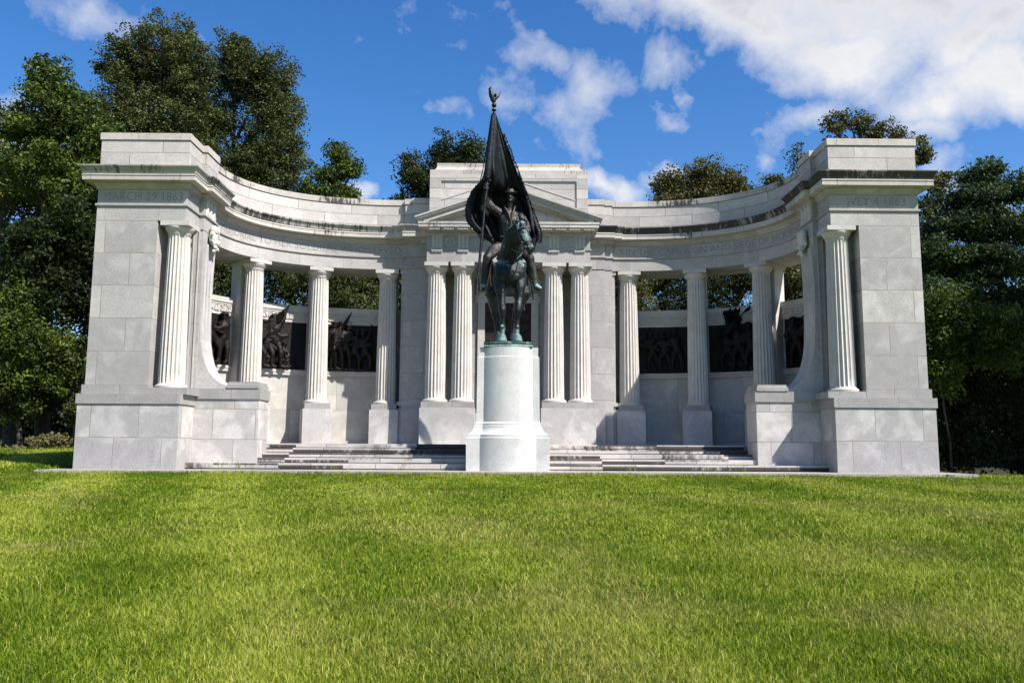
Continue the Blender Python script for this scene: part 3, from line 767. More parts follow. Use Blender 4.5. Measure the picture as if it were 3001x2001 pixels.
        if s < 0 and bi == 0:
            bm = bmesh.new(); cpt, t, nr = wp(d0+(d1-d0)*.42, 3.42); ball(bm, (cpt[0]+nr[0]*.14, cpt[1]+nr[1]*.14, cpt[2]), .24, sub=3); child('cannon_barrel', bm, B_REL, REL)
            smooth(REL.children[-1], 180)
            bm = bmesh.new(); p, t2, nn = cv_at(d0+(d1-d0)*.50); obox(bm, p, t2, nn, .16, .76, .98, 2.74, 3.10); put('ammunition_box', bm, B_REL, REL)
# inscriptions -------------------------------------------------
def curve_text(text, s, dstart, dend, zc, h, parent):
    me = glyphs(text, h/.73, 1.0); xs_ = [v.co.x for v in me.vertices]; x0, x1 = min(xs_), max(xs_)
    k = (dend-dstart)/(x1-x0)
    def fn(u, v):
        q = (u-x0)*k
        if s < 0: p, t, nn = cv_at(dstart+q); x = p.x-nn.x*.0035
        else: p, t, nn = cv_at(dend-q); x = -(p.x-nn.x*.0035)
        return Vector((x, p.y-nn.y*.0035, zc-h/2+v))
    child('inscription', incise(me, fn), S_LET, parent)
ents = [o for o in MEM.children if o.name.startswith('entablature')]
curve_text('MEMORIAL TO HER SOLDIERS WHO SERVED', -1, .62, CLEN-.12, 6.145, .205, ents[0])
curve_text('* IN THE CAMPAIGN AND SIEGE OF VICKSBVRG', 1, .20, CLEN-.22, 6.145, .205, ents[1])
def flat_text(text, x0, x1, y, zc, h, parent):
    me = glyphs(text, h/.73, 1.05); xs_ = [v.co.x for v in me.vertices]; a, b = min(xs_), max(xs_)
    child('inscription', incise(me, lambda u, v: Vector((x0+(u-a)/(b-a)*(x1-x0), y, zc-h/2+v))), S_LET, parent)
flat_text('MARCH·29·1863', -9.22, -7.43, 18.5965, 6.155, .215, ents[0])
flat_text('JVLY·4·1863', 7.70, 9.06, 18.5965, 6.155, .215, ents[1])

# --- portico
bm = BM(); loft(bm, rect(-2.25, 2.25, 22.65, 24.92), [(0, 5.588), (0, 5.92), (.03, 5.92), (.03, 5.972), (0, 5.972), (0, 6.30), (.02, 6.31), (.02, 6.345), (.04, 6.36), (.04, 6.43)])
PE = child('portico_entablature', bm, S_ENT, MEM)
bm = BM(); fp = rect(-2.25, 2.25, 22.65, 24.92)
cf = [(-2.25, 22.52), (2.25, 22.52), (2.25, 24.9), (-2.25, 24.9)]
loft(bm, cf, [(.0, 6.43), (.02, 6.45), (.21, 6.486), (.21, 6.565), (.225, 6.575), (.225, 6.635), (.0, 6.64)])
child('cornice', bm, S_CORN, PE)
for xc in (-1.97, -1.25, 1.25, 1.96):
    bm = BM(); box(bm, xc-.15, xc+.15, 22.640, 22.652, 5.86, 6.345)
    for k in (-1, 0, 1):
        xx = xc+k*.10; loft(bm, [(xx-.045, 22.645), (xx-.018, 22.612), (xx+.018, 22.612), (xx+.045, 22.645)], [(0, 5.972), (0, 6.30)])
    box(bm, xc-.16, xc+.16, 22.618, 22.645, 6.30, 6.345); box(bm, xc-.15, xc+.15, 22.610, 22.645, 5.885, 5.918)
    for k in range(6): lathe(bm, (xc-.125+k*.05, 22.632), [(.014, 5.885), (.022, 5.86)], 8)
    child('triglyph', bm, S_TRIM, PE)
x = -2.17
while x < 2.1:
    bm = BM(); box(bm, x, x+.30, 22.33, 22.60, 6.455, 6.478)
    for k in range(7): lathe(bm, (x+.025+k*.0415, 22.345), [(.012, 6.46), (.020, 6.425)], 6)
    x += .383; child('mutule', bm, S_CORN, PE)
for xc in (-1.61, 1.605):
    bm = BM()
    for rr, dd in ((.13, .014), (.10, .02)):
        for k in range(28):
            a = 2*math.pi*k/28; ball(bm, (xc+rr*math.cos(a), 22.648, 6.14+rr*math.sin(a)), (.019, dd, .019), sub=1)
    child('wreath', bm, S_TRIM, PE)
# pediment
SL = .340; AP = 6.78+2.55*SL
def prism_xz(bm, pts, y0, y1):
    uvl = bm.loops.layers.uv.verify()
    f = [bm.verts.new((x, y0, z)) for x, z in pts]; b = [bm.verts.new((x, y1, z)) for x, z in pts]
    fs = [bm.faces.new(f), bm.faces.new(b)]
    for i in range(len(pts)):
        j = (i+1) % len(pts); fs.append(bm.faces.new((f[i], f[j], b[j], b[i])))
    bmesh.ops.recalc_face_normals(bm, faces=fs)
    for q in fs:
        for lp in q.loops: lp[uvl].uv = (lp.vert.co.x, lp.vert.co.z)
bm = BM(); prism_xz(bm, [(-2.2, 6.638), (2.2, 6.638), (0, AP-.12)], 22.62, 22.96)
PT = child('pediment', bm, S_ANTA, MEM)
def rake(bm, lo, hi, y0, y1, xe):
    """raking moulding between vertical offsets lo..hi below the top line"""
    for sg in (-1, 1):
        prism_xz(bm, [(sg*xe, AP-SL*xe-lo), (sg*xe, AP-SL*xe-hi), (0, AP-hi), (0, AP-lo)], y0, y1)
bm = BM(); rake(bm, .0, .05, 22.27, 22.97, 2.56); rake(bm, .051, .10, 22.30, 22.96, 2.53); rake(bm, .101, .15, 22.335, 22.95, 2.50)
child('raking_gutter', bm, S_CORN, PT)
bm = BM(); rake(bm, .155, .24, 22.36, 22.94, 2.33); rake(bm, .245, .285, 22.45, 22.9, 2.1)
child('raking_cornice', bm, S_CORN, PT)
bm = BM()
for sg in (-1, 1):
    x = .12
    while x < 1.86:
        z = AP-SL*x-.285; prism_xz(bm, [(sg*x, z), (sg*(x+.03), z-SL*.03), (sg*(x+.03), z-SL*.03-.035), (sg*x, z-.035)], 22.46, 22.55); x += .052
child('dentil', bm, S_CORN, PT)
# attic block with sunk panel
bm = BM(); box(bm, -2.225, 2.225, 22.97, 24.9, 6.6, 8.172)
AT = child('attic', bm, S_PAR, MEM)
bm = BM(); box(bm, -2.225, -1.91, 22.93, 22.97, 6.8, 8.172); box(bm, 1.91, 2.225, 22.93, 22.97, 6.8, 8.172); box(bm, -1.91, 1.91, 22.93, 22.97, 7.985, 8.172)
child('panel_frame', bm, S_PAR, AT)
bm = BM(); loft(bm, rect(-2.225, 2.225, 22.93, 24.9), [(0, 8.172), (0, 8.30), (-.03, 8.305), (-.10, 8.33), (-.15, 8.37), (-.175, 8.43), (-.18, 8.44), (-.18, 8.552)])
child('attic_cap', bm, S_COPE, AT)
bm = BM()
for sg in (-1, 1): prism_xz(bm, [(sg*1.9, AP-SL*1.9+.42), (sg*1.9, AP-SL*1.9+.45), (0, AP+.45), (0, AP+.42)], 22.955, 22.969)
child('raking_ridge', bm, S_TRIM, AT)
# portico back wall with bronze tablet
bm = BM(); box(bm, -1.07, 1.07, 23.66, 24.9, .55, 5.586); box(bm, -2.2, -1.072, 24.55, 24.89, .55, 5.585); box(bm, 1.072, 2.2, 24.55, 24.89, .55, 5.585)
PW = child('portico_wall', bm, S_ANTA, MEM)
bm = BM(); box(bm, -.86, -.66, 23.60, 23.66, 1.6, 4.98); box(bm, .66, .86, 23.60, 23.66, 1.6, 4.98); box(bm, -.92, .92, 23.605, 23.66, 4.62, 4.80)
box(bm, -.86, .86, 23.60, 23.66, 4.98, 5.04); box(bm, -.90, .90, 23.48, 23.66, 5.04, 5.08); box(bm, -.94, .94, 23.42, 23.66, 5.08, 5.13)
box(bm, -.80, -.70, 23.50, 23.60, 4.90, 5.04); box(bm, .70, .80, 23.50, 23.60, 4.90, 5.04)
FR = child('tablet_frame', bm, S_TRIM, PW)
bm = BM(); box(bm, -.66, .66, 23.645, 23.658, 1.6, 4.98)
child('bronze_tablet', bm, B_TAB, PW)
# floor of the terrace and the steps
bm = BM(); box(bm, -8.6, 8.6, 20.45, 25.2, -.2, .600)
child('terrace_floor', bm, S_FLOOR, MEM)
for (xe, y, z0, z1) in ((7.195, 18.98, .03, .155), (5.715, 19.42, .155, .27), (5.715, 19.78, .27, .385), (5.715, 20.13, .385, .50)):
    bm = BM(); loft(bm, rect(-xe, xe, y, 20.9), [(-.04, z0-.2 if z0 < .05 else z0-.05), (-.04, z0+.018), (0, z0+.019), (0, z1)])
    child('step', bm, S_STEP, MEM)
bm = BM(); loft(bm, rect(-5.715, 5.715, 20.43, 20.62), [(-.02, .45), (-.02, .512), (0, .514), (0, .604)])
child('step', bm, S_STEP, MEM)

# ------------------------------------------------------------ statue pedestal
PEDE = empty('statue_pedestal', (0, 19.9, 0), 'tall whitish stone pedestal with rounded front in the middle of the steps', 'pedestal')
def bowed(W, c, y0, y1, sag, n=20):
    pts = []
    Rr = (c*c+sag*sag)/(2*sag); a = math.asin(min(1, c/Rr))
    for i in range(n+1):
        t = -a+2*a*i/n; pts.append((Rr*math.sin(t), y0-(Rr*math.cos(t)-(Rr-sag))))
    front = [(-W, y0)]+pts+[(W, y0)]
    back = [(W, y1)]+[(-x, y1+(y0-y)) for x, y in pts]+[(-W, y1)]
    return front+back
ft = bowed(.70, .545, 18.62, 20.75, .19)
bm = BM(); loft(bm, ft, [(.205, -.1), (.215, .735), (.20, .745)])
p1 = smooth(child('base_block', bm, S_SPED, PEDE), 30)
bm = BM(); loft(bm, ft, [(.175, .745), (.175, .80), (.165, .815), (.10, .86), (.062, .93), (.05, .985), (.05, 1.0), (.03, 1.01), (.03, 1.05), (.02, 1.06), (.0, 1.09)])
smooth(child('base_moulding', bm, S_SPED, PEDE), 30)
bm = BM(); loft(bm, ft, [(0, 1.09), (-.01, 2.52), (-.02, 2.53)]); smooth(child('die', bm, S_SPED, PEDE), 30)
bm = BM(); loft(bm, ft, [(-.035, 2.53), (-.035, 2.745)]); smooth(child('die_top', bm, S_SPED, PEDE), 30)

# ------------------------------------------------------------ equestrian statue
ST = empty('equestrian_statue', (0, 19.6, 2.745), 'dark bronze statue of a mounted standard bearer with greenish patina on the tall pedestal', 'statue')
ft2 = bowed(.54, .46, 18.60, 20.65, .10)
bm = BM(); loft(bm, ft2, [(0, 2.745), (.012, 2.76), (0, 2.80), (.012, 2.82), (.012, 2.865)])
child('base_plate', bm, B_GREEN, ST)
# horse
bm = bmesh.new()
ball(bm, (.02, 19.12, 4.50), (.33, .42, .43), sub=3)                  # chest
ball(bm, (-.20, 19.02, 4.50), (.165, .25, .33)); ball(bm, (.24, 19.02, 4.50), (.165, .25, .33)); ball(bm, (-.10, 18.86, 4.40), (.13, .12, .17)); ball(bm, (.14, 18.86, 4.40), (.13, .12, .17))
ball(bm, (.02, 19.85, 4.52), (.38, .75, .40), sub=3)                  # barrel
ball(bm, (.0, 20.65, 4.66), (.42, .48, .46), sub=3)                   # rump
ball(bm, (.02, 19.35, 4.86), (.20, .40, .22))                         # withers
for fs_ in ([(-.21, 19.02, 4.42), (-.20, 18.90, 4.14), (-.165, 18.86, 3.88), (-.145, 18.80, 3.62), (-.135, 18.82, 3.41), (-.13, 18.84, 3.20), (-.14, 18.78, 3.06), (-.15, 18.74, 2.97)],
            [(.26, 19.02, 4.42), (.25, 18.90, 4.15), (.235, 18.86, 3.88), (.212, 18.78, 3.62), (.195, 18.80, 3.41), (.185, 18.82, 3.20), (.19, 18.77, 3.06), (.20, 18.74, 2.97)]):
    limb(bm, fs_, [.175, .135, .092, .086, .052, .062, .056, .078])
    f0 = fs_[-1]; ball(bm, (f0[0], f0[1]+.05, 3.22), (.045, .06, .05))
    tube(bm, [(f0[0], f0[1]+.03, 3.03), (f0[0], f0[1]+.01, 2.95), (f0[0], f0[1]-.01, 2.866)], [.088, .108, .128], 14)
for fs_ in ([(-.24, 20.62, 4.60), (-.38, 20.55, 4.25), (-.34, 20.95, 3.85), (-.28, 21.0, 3.52), (-.25, 20.95, 3.22), (-.25, 20.88, 3.08), (-.25, 20.85, 2.98)],
            [(.26, 20.62, 4.60), (.36, 20.50, 4.25), (.20, 20.80, 3.85), (.14, 20.85, 3.52), (.12, 20.80, 3.22), (.12, 20.75, 3.08), (.12, 20.72, 2.98)]):
    limb(bm, fs_, [.27, .19, .10, .065, .07, .06, .085])
    f0 = fs_[-1]; tube(bm, [(f0[0], f0[1]+.02, 3.03), (f0[0], f0[1], 2.95), (f0[0], f0[1], 2.866)], [.085, .105, .12], 14)
# neck arching up and over to the right of the picture
limb(bm, [(.02, 19.15, 4.72), (.03, 18.97, 4.98), (.08, 18.83, 5.20), (.15, 18.70, 5.37), (.24, 18.58, 5.45)], [.30, .255, .225, .20, .175])
limb(bm, [(.05, 19.2, 5.0), (.08, 19.0, 5.30), (.15, 18.83, 5.50), (.24, 18.66, 5.56)], [.14, .12, .10, .07])
# head
limb(bm, [(.25, 18.55, 5.43), (.31, 18.42, 5.27), (.38, 18.30, 5.08), (.445, 18.21, 4.92), (.47, 18.18, 4.86)], [.165, .150, .115, .088, .082])
ball(bm, (.20, 18.52, 5.22), (.10, .13, .14)); ball(bm, (.37, 18.50, 5.20), (.09, .12, .13))
ball(bm, (.255, 18.33, 5.27), (.035, .045, .045)); ball(bm, (.395, 18.33, 5.27), (.035, .045, .045))
ball(bm, (.43, 18.12, 4.90), (.03, .03, .03)); ball(bm, (.505, 18.13, 4.90), (.03, .03, .03)); ball(bm, (.46, 18.24, 4.80), (.055, .06, .04))
for ex, ey in ((.185, 18.50), (.36, 18.46)):
    tube(bm, [(ex, ey, 5.50), (ex+.005, ey-.03, 5.60), (ex+.01, ey-.035, 5.70)], [.055, .045, .008], 10)
def squeeze(bm):
    for v in bm.verts:
        if v.co.y > 19.0: v.co.y = 19.0+(v.co.y-19.0)*.76
    return bm
HO = fused('horse', squeeze(bm), B_STAT, ST, .015, 1)
# mane, forelock, tail, bridle, saddle
bm = bmesh.new(); r_ = random.Random(3)
for k in range(22):
    t = k/21; p = Vector((.05, 19.22, 5.10)).lerp(Vector((.24, 18.62, 5.62)), t); p.z += .06*math.sin(t*3.1)
    limb(bm, [p, p+Vector((-.10-r_.random()*.05, -.03, -.10)), p+Vector((-.15+r_.uniform(-.03, .04), -.06, -.27))], [.035, .03, .012], 7)
for k in range(6): limb(bm, [(.26+k*.012, 18.50, 5.60), (.27+k*.015, 18.37, 5.52), (.28+k*.02, 18.30, 5.36)], [.03, .025, .01], 7)
fused('mane', bm, B_STAT, HO, .016, 1)
bm = bmesh.new()
limb(bm, [(.02, 21.08, 4.85), (.05, 21.25, 4.65), (.15, 21.30, 4.35), (.28, 21.3, 4.12), (.36, 21.3, 4.02), (.43, 21.3, 3.90)], [.06, .07, .08, .07, .045, .012])
limb(bm, [(.28, 21.28, 4.12), (.30, 21.3, 3.98), (.38, 21.3, 3.88)], [.05, .035, .01])
fused('tail', squeeze(bm), B_STAT, HO, .02, 1)
bm = bmesh.new()
def loopstrap(c, ax, r, th=.012):
    c = Vector(c); ax = Vector(ax).normalized(); u = ax.cross(Vector((0, 0, 1))).normalized(); v = ax.cross(u)
    pts = [c+(u*math.cos(2*math.pi*k/18)*r[0]+v*math.sin(2*math.pi*k/18)*r[1]) for k in range(19)]
    tube(bm, pts, th, 6)
loopstrap((.41, 18.26, 5.0), (.07, -.1, -.17), (.118, .115)); loopstrap((.30, 18.44, 5.32), (.07, -.1, -.17), (.175, .17))
tube(bm, [(.20, 18.40, 5.30), (.28, 18.24, 5.05), (.375, 18.15, 4.90)], .012, 6); tube(bm, [(.43, 18.38, 5.30), (.50, 18.26, 5.05), (.535, 18.17, 4.90)], .012, 6)
tube(bm, [(.37, 18.15, 4.90), (.20, 18.45, 4.85), (.0, 18.75, 5.05), (.02, 19.1, 5.3), (.25, 19.2, 5.42)], .012, 6)
tube(bm, [(.54, 18.17, 4.90), (.50, 18.5, 5.0), (.42, 18.9, 5.25), (.34, 19.1, 5.42)], .012, 6)
ball(bm, (.375, 18.14, 4.90), (.035, .012, .035)); ball(bm, (.54, 18.17, 4.90), (.012, .03, .035))
for k in range(9): tube(bm, [(-.30+k*.075, 18.80-.10*math.sin(k/8*3.14), 4.92-.24*math.sin(k/8*3.14)), (-.30+(k+1)*.075, 18.80-.10*math.sin((k+1)/8*3.14), 4.92-.24*math.sin((k+1)/8*3.14))], .016, 6)
smooth(child('bridle', bm, B_STAT, HO), 60)
bm = bmesh.new()
ball(bm, (.02, 19.72, 4.98), (.34, .46, .10)); ball(bm, (.02, 19.33, 5.10), (.12, .07, .14)); ball(bm, (.02, 20.14, 5.08), (.22, .08, .12))
for sx in (-1, 1): ball(bm, (.02+sx*.42, 19.7, 4.62), (.05, .34, .34))
fused('saddle', squeeze(bm), B_STAT, HO, .02, 2)
# rider
bm = bmesh.new()
limb(bm, [(.00, 19.70, 5.22), (-.05, 19.72, 5.48), (-.05, 19.70, 5.78), (-.03, 19.70, 6.00)], [.21, .195, .235, .215])
ball(bm, (-.10, 19.62, 5.90), (.17, .14, .17)); ball(bm, (.08, 19.62, 5.86), (.17, .14, .17))
limb(bm, [(-.18, 19.70, 6.04), (.0, 19.70, 6.06), (.20, 19.70, 5.98)], [.13, .14, .12])
limb(bm, [(-.01, 19.66, 6.12), (.01, 19.62, 6.30)], [.085, .075])
ball(bm, (.02, 19.60, 6.42), (.095, .115, .135), sub=3)                       # head
ball(bm, (.02, 19.50, 6.33), (.055, .05, .045)); tube(bm, [(.02, 19.49, 6.46), (.02, 19.455, 6.385)], [.014, .024], 8)
ball(bm, (.02, 19.50, 6.475), (.075, .03, .018)); ball(bm, (-.022, 19.492, 6.352-.0), (.012, .012, .008)); ball(bm, (.02, 19.478, 6.348), (.03, .014, .010))
ball(bm, (-.075, 19.60, 6.41), (.02, .03, .04)); ball(bm, (.115, 19.60, 6.41), (.02, .03, .04))
# raised right arm
limb(bm, [(-.22, 19.68, 6.05), (-.40, 19.55, 6.15), (-.55, 19.42, 6.28)], [.135, .115, .10])
limb(bm, [(-.55, 19.42, 6.28), (-.575, 19.22, 6.40), (-.545, 19.02, 6.50)], [.098, .075, .05])
# bridle arm
limb(bm, [(.26, 19.68, 5.98), (.40, 19.60, 5.78), (.43, 19.48, 5.60)], [.12, .10, .09]); limb(bm, [(.43, 19.48, 5.60), (.38, 19.28, 5.48), (.31, 19.12, 5.44)], [.085, .065, .048])
# legs
limb(bm, [(-.12, 19.70, 5.22), (-.34, 19.45, 5.12), (-.50, 19.25, 4.92)], [.17, .15, .115]); limb(bm, [(-.50, 19.25, 4.90), (-.545, 19.28, 4.62), (-.57, 19.27, 4.36), (-.585, 19.24, 4.24)], [.108, .098, .072, .06])
limb(bm, [(.14, 19.70, 5.22), (.36, 19.45, 5.10), (.49, 19.25, 4.90)], [.17, .15, .115]); limb(bm, [(.49, 19.25, 4.88), (.55, 19.28, 4.62), (.60, 19.27, 4.38), (.625, 19.24, 4.27)], [.108, .095, .07, .058])
# coat skirt
ball(bm, (.0, 19.72, 5.30), (.28, .24, .15))
RI = fused('rider', bm, B_RIDER, ST, .013, 2)
bm = bmesh.new()
limb(bm, [(-.585, 19.25, 4.27), (-.59, 19.15, 4.20), (-.60, 19.02, 4.165)], [.066, .075, .055]); fused('boot', bm, B_GREEN, RI, .016, 1)
bm = bmesh.new(); limb(bm, [(.625, 19.25, 4.29), (.66, 19.14, 4.20), (.71, 19.02, 4.165)], [.064, .075, .055]); fused('boot', bm, B_GREEN, RI, .016, 1)
for sx, xx in ((-1, -.60), (1, .68)):
    bm = BM(); box(bm, xx-.10, xx+.10, 19.0, 19.2, 4.085, 4.105); tube(bm, [(xx-.09, 19.12, 4.10), (xx-.08, 19.13, 4.28), (xx, 19.15, 4.36), (xx+.08, 19.13, 4.28), (xx+.09, 19.12, 4.10)], .012, 6)
    child('stirrup', bm, B_STAT, ST)
# hands: palm, four curled fingers and a thumb
def hand(name, c, ax, out, parent, size=.9):
    """fist closed round a bar with axis ax; out = direction from bar to the palm"""
    bm = bmesh.new(); c = Vector(c); ax = Vector(ax).normalized(); out = Vector(out).normalized(); sd = ax.cross(out).normalized()
    ball(bm, c+out*.045*size, (.052*size, .036*size, .056*size))
    for k in range(4):
        o_ = ax*((1.5-k)*.028*size); rr = (.040+.003*(k in (1, 2)))*size
        pts = [c+o_+out*rr*math.cos(a)+sd*rr*math.sin(a) for a in (.3, 1.0, 1.8, 2.7, 3.5)]
        limb(bm, pts, [.0155*size]*4+[.012*size], 8)
    pts = [c+ax*.055*size+out*.05*size, c+ax*.062*size+out*.02*size-sd*.035*size, c+ax*.045*size-out*.03*size-sd*.03*size]
    limb(bm, pts, [.018*size, .016*size, .012*size], 8)
    return fused(name, bm, B_STAT, parent, .008, 1)
PTOP, PBOT = Vector((-.372, 18.95, 8.40)), Vector((-.735, 18.87, 4.02))
def pole_at(z): return PBOT.lerp(PTOP, (z-PBOT.z)/(PTOP.z-PBOT.z))
hand('hand', pole_at(6.52), PTOP-PBOT, (-.1, .9, -.1), RI, 1.35)
hand('hand', (.31, 19.10, 5.43), (1, 0, .1), (0, .8, .2), RI, 1.25)
bm = bmesh.new()    # hat
lathe(bm, (0, 0), [(.10, 0), (.175, .012), (.185, .03), (.18, .036), (.108, .028), (.104, .07), (.10, .12), (.07, .145), (.03, .135)], 28)
for v in bm.verts:
    r2 = math.hypot(v.co.x, v.co.y)
    if r2 > .13: v.co.z += .035*(v.co.x/.18)**2-.02*(v.co.y/.18)**2
    if v.co.z > .13: v.co.z -= .03*math.exp(-(v.co.x/.03)**2)
bm.transform(Matrix.Translation((.018, 19.60, 6.50)) @ Matrix.Rotation(R(-6), 4, 'X') @ Matrix.Rotation(R(4), 4, 'Y'))
smooth(child('hat', bm, B_RIDER, RI), 60)
bm = bmesh.new()    # collar, lapels and cross belt
tube(bm, [(-.12, 19.62, 6.23), (-.10, 19.52, 6.16), (-.03, 19.46, 6.02), (.04, 19.44, 5.84), (.06, 19.45, 5.66)], [.03, .03, .028, .02, .012], 8)
tube(bm, [(.14, 19.62, 6.22), (.12, 19.52, 6.14), (.09, 19.46, 6.02), (.05, 19.44, 5.86)], [.03, .03, .026, .018], 8)
tube(bm, [(-.20, 19.56, 5.47), (-.06, 19.50, 5.43), (.10, 19.53, 5.44), (.18, 19.62, 5.46)], .028, 8)
for k in range(5): ball(bm, (.045+.008*k, 19.452+.004*k, 5.86-k*.085), .013, sub=1)
smooth(child('coat_collar', bm, B_RIDER, RI), 60)
# flagpole with eagle
bm = bmesh.new()
n_ = 12; tube(bm, [PBOT.lerp(PTOP, k/n_) for k in range(n_+1)], [.034-.010*k/n_ for k in range(n_+1)], 12)
tube(bm, [PBOT+Vector((0, 0, -.06)), PBOT+Vector((.005, 0, .35))], [.055, .05], 12)
FPn = smooth(child('flagpole', bm, B_STAT, ST), 60)
bm = bmesh.new(); e = Vector((-.372, 18.95, 8.40))
lathe(bm, (e.x, e.y), [(.045, 8.38), (.06, 8.40), (.06, 8.42), (.03, 8.44), (.03, 8.47)], 16)
ball(bm, e+Vector((0, 0, .12)), .062); ball(bm, e+Vector((-.01, 0, .26)), (.06, .07, .10)); ball(bm, e+Vector((.03, -.03, .37)), (.035, .05, .04)); tube(bm, [e+Vector((.04, -.06, .37)), e+Vector((.05, -.11, .345))], [.018, .004], 8)
limb(bm, [e+Vector((-.03, .03, .30)), e+Vector((-.07, .05, .44)), e+Vector((-.09, .06, .60))], [.045, .05, .02]); limb(bm, [e+Vector((-.05, .03, .26)), e+Vector((-.095, .05, .38)), e+Vector((-.12, .06, .56))], [.035, .03, .018])
limb(bm, [e+Vector((.03, .03, .30)), e+Vector((.09, .08, .38)), e+Vector((.15, .10, .50))], [.04, .035, .012]); limb(bm, [e+Vector((-.01, .05, .2)), e+Vector((-.01, .10, .14))], [.035, .015])
fused('eagle_finial', bm, B_STAT, FPn, .012, 1)
# flag: rows (z, [(x,y)...]) from top to bottom, folds gathered at the pole top
rows = [
 (8.36, [(-.41, 19.00), (-.37, 19.03), (-.35, 19.04), (-.34, 19.03), (-.33, 19.02)]),
 (7.98, [(-.46, 19.02), (-.40, 18.93), (-.34, 18.97), (-.28, 19.13), (-.19, 19.12)]),
 (7.55, [(-.51, 19.03), (-.43, 18.90), (-.35, 18.97), (-.20, 19.27), (-.02, 19.20)]),
 (7.15, [(-.56, 19.08), (-.46, 18.88), (-.36, 19.00), (-.11, 19.48), (.13, 19.32)]),
 (6.80, [(-.62, 19.10), (-.48, 18.88), (-.34, 19.10), (-.03, 19.72), (.27, 19.46)]),
 (6.55, [(-.80, 19.12), (-.70, 19.40), (-.40, 19.78), (.03, 19.98), (.39, 19.60)]),
 (6.30, [(-.93, 19.20), (-.78, 19.55), (-.40, 19.95), (.08, 20.08), (.50, 19.66)]),
 (6.05, [(-.97, 19.28), (-.80, 19.65), (-.40, 20.02), (.12, 20.12), (.60, 19.68)]),
 (5.80, [(-.92, 19.34), (-.74, 19.70), (-.36, 20.02), (.18, 20.12), (.68, 19.66)]),
 (5.58, [(-.72, 19.45), (-.58, 19.75), (-.30, 20.0), (.26, 20.1), (.74, 19.64)]),
 (5.38, [(-.44, 19.62), (-.36, 19.80), (-.22, 19.98), (.36, 20.05), (.72, 19.66)]),
]
def catrom(a, b, c, d, t): return .5*((2*b)+(-a+c)*t+(2*a-5*b+4*c-d)*t*t+(-a+3*b-3*c+d)*t**3)
def flagpt(u, v):
    def row(i, u):
        pts = rows[i][1]; k = u*(len(pts)-1); j = min(int(k), len(pts)-2); f = k-j
        g = lambda q: pts[max(0, min(len(pts)-1, q))]
        return [catrom(g(j-1)[m_], g(j)[m_], g(j+1)[m_], g(j+2)[m_], f) for m_ in (0, 1)]+[rows[i][0]]
    k = v*(len(rows)-1); j = min(int(k), len(rows)-2); f = k-j; q = lambda a: row(max(0, min(len(rows)-1, a)), u)
    a, b, c, d = q(j-1), q(j), q(j+1), q(j+2)
    P = Vector([catrom(a[m_], b[m_], c[m_], d[m_], f) for m_ in range(3)])
    wv = min(1, v*1.6)
    P.y += wv*(.07*math.sin(u*21+v*3.5)+.035*math.sin(u*43-v*6)); P.x += wv*.022*math.sin(u*25+v*7)
    if v > .62: P.z += (v-.62)*.35*math.sin(u*16)*.35
    return P
rows = [(z_, [(x_, y_ if y_ < 19.2 else 19.2+(y_-19.2)*.6) for x_, y_ in p_]) for z_, p_ in rows]
NU, NV = 84, 110
bm = bmesh.new(); gv = [[bm.verts.new(flagpt(i/NU, j/NV)) for i in range(NU+1)] for j in range(NV+1)]
for j in range(NV):
    for i in range(NU): bm.faces.new((gv[j][i], gv[j][i+1], gv[j+1][i+1], gv[j+1][i]))
bmesh.ops.recalc_face_normals(bm, faces=bm.faces[:]); bmesh.ops.solidify(bm, geom=bm.faces[:], thickness=.022)
FL = smooth(child('flag', bm, B_FLAG, ST), 60)
# furled roll of cloth alongside the pole and the cords
bm = bmesh.new()
pts = [pole_at(z)+Vector((-.005, -.035, 0)) for z in (8.25, 7.9, 7.5, 7.1, 6.85, 6.72)]
tube(bm, pts, [.05, .062, .072, .082, .085, .06], 12)
pts = [(.22, 19.40, 7.05), (.38, 19.46, 6.60), (.50, 19.48, 6.15), (.58, 19.46, 5.75), (.60, 19.45, 5.45), (.56, 19.46, 5.15)]
tube(bm, pts, [.02, .035, .05, .07, .085, .05], 12)
tube(bm, [(-.43, 18.96, 8.32), (-.52, 18.96, 7.6), (-.62, 18.98, 6.95), (-.70, 19.02, 6.62)], .010, 6)
smooth(child('flag_fold', bm, B_FLAG, FL), 60)
# ruffled fringe along both free edges and the foot
bm = bmesh.new(); r_ = random.Random(9)
def fringe(path, nrm_dx, every):
    for k in range(every):
        u, v = path(k/(every-1)); p = flagpt(u, v)
        for q in range(2): ball(bm, p+Vector((nrm_dx[0]*.03+r_.uniform(-.012, .012), r_.uniform(-.02, .02), nrm_dx[1]*.03+r_.uniform(-.015, .015))), (r_.uniform(.016, .03), .018, r_.uniform(.018, .032)), sub=1)
fringe(lambda t: (1., .12+.88*t), (1, .0), 75); fringe(lambda t: (0., .46+.54*t), (-1, -.2), 50); fringe(lambda t: (t, 1.), (0, -1), 46)
tube(bm, [(-.70, 19.10, 6.62), (-.62, 19.02, 6.70), (-.50, 18.95, 6.72), (-.44, 18.97, 6.68)], [.03, .04, .045, .03], 8)
child('fringe', bm, B_FLAG, FL)
bm = bmesh.new(); tube(bm, [(.43, 19.42, 5.0), (.47, 19.42, 4.7), (.54, 19.42, 4.3), (.58, 19.48, 3.98)], [.03, .028, .026, .016], 8); tube(bm, [(.42, 19.42, 5.0), (.40, 19.40, 5.15)], [.02, .018], 8)
smooth(child('sword', bm, B_STAT, ST), 60)

for o in list(RI.children)+[RI]:      # seat the rider over the withers
    if o.name.startswith(('rider', 'hat', 'coat_collar')): 
        for v in o.data.vertices:
            if v.co.y > 19.2: v.co.y -= .16*min(1, (v.co.y-19.2)/.25)
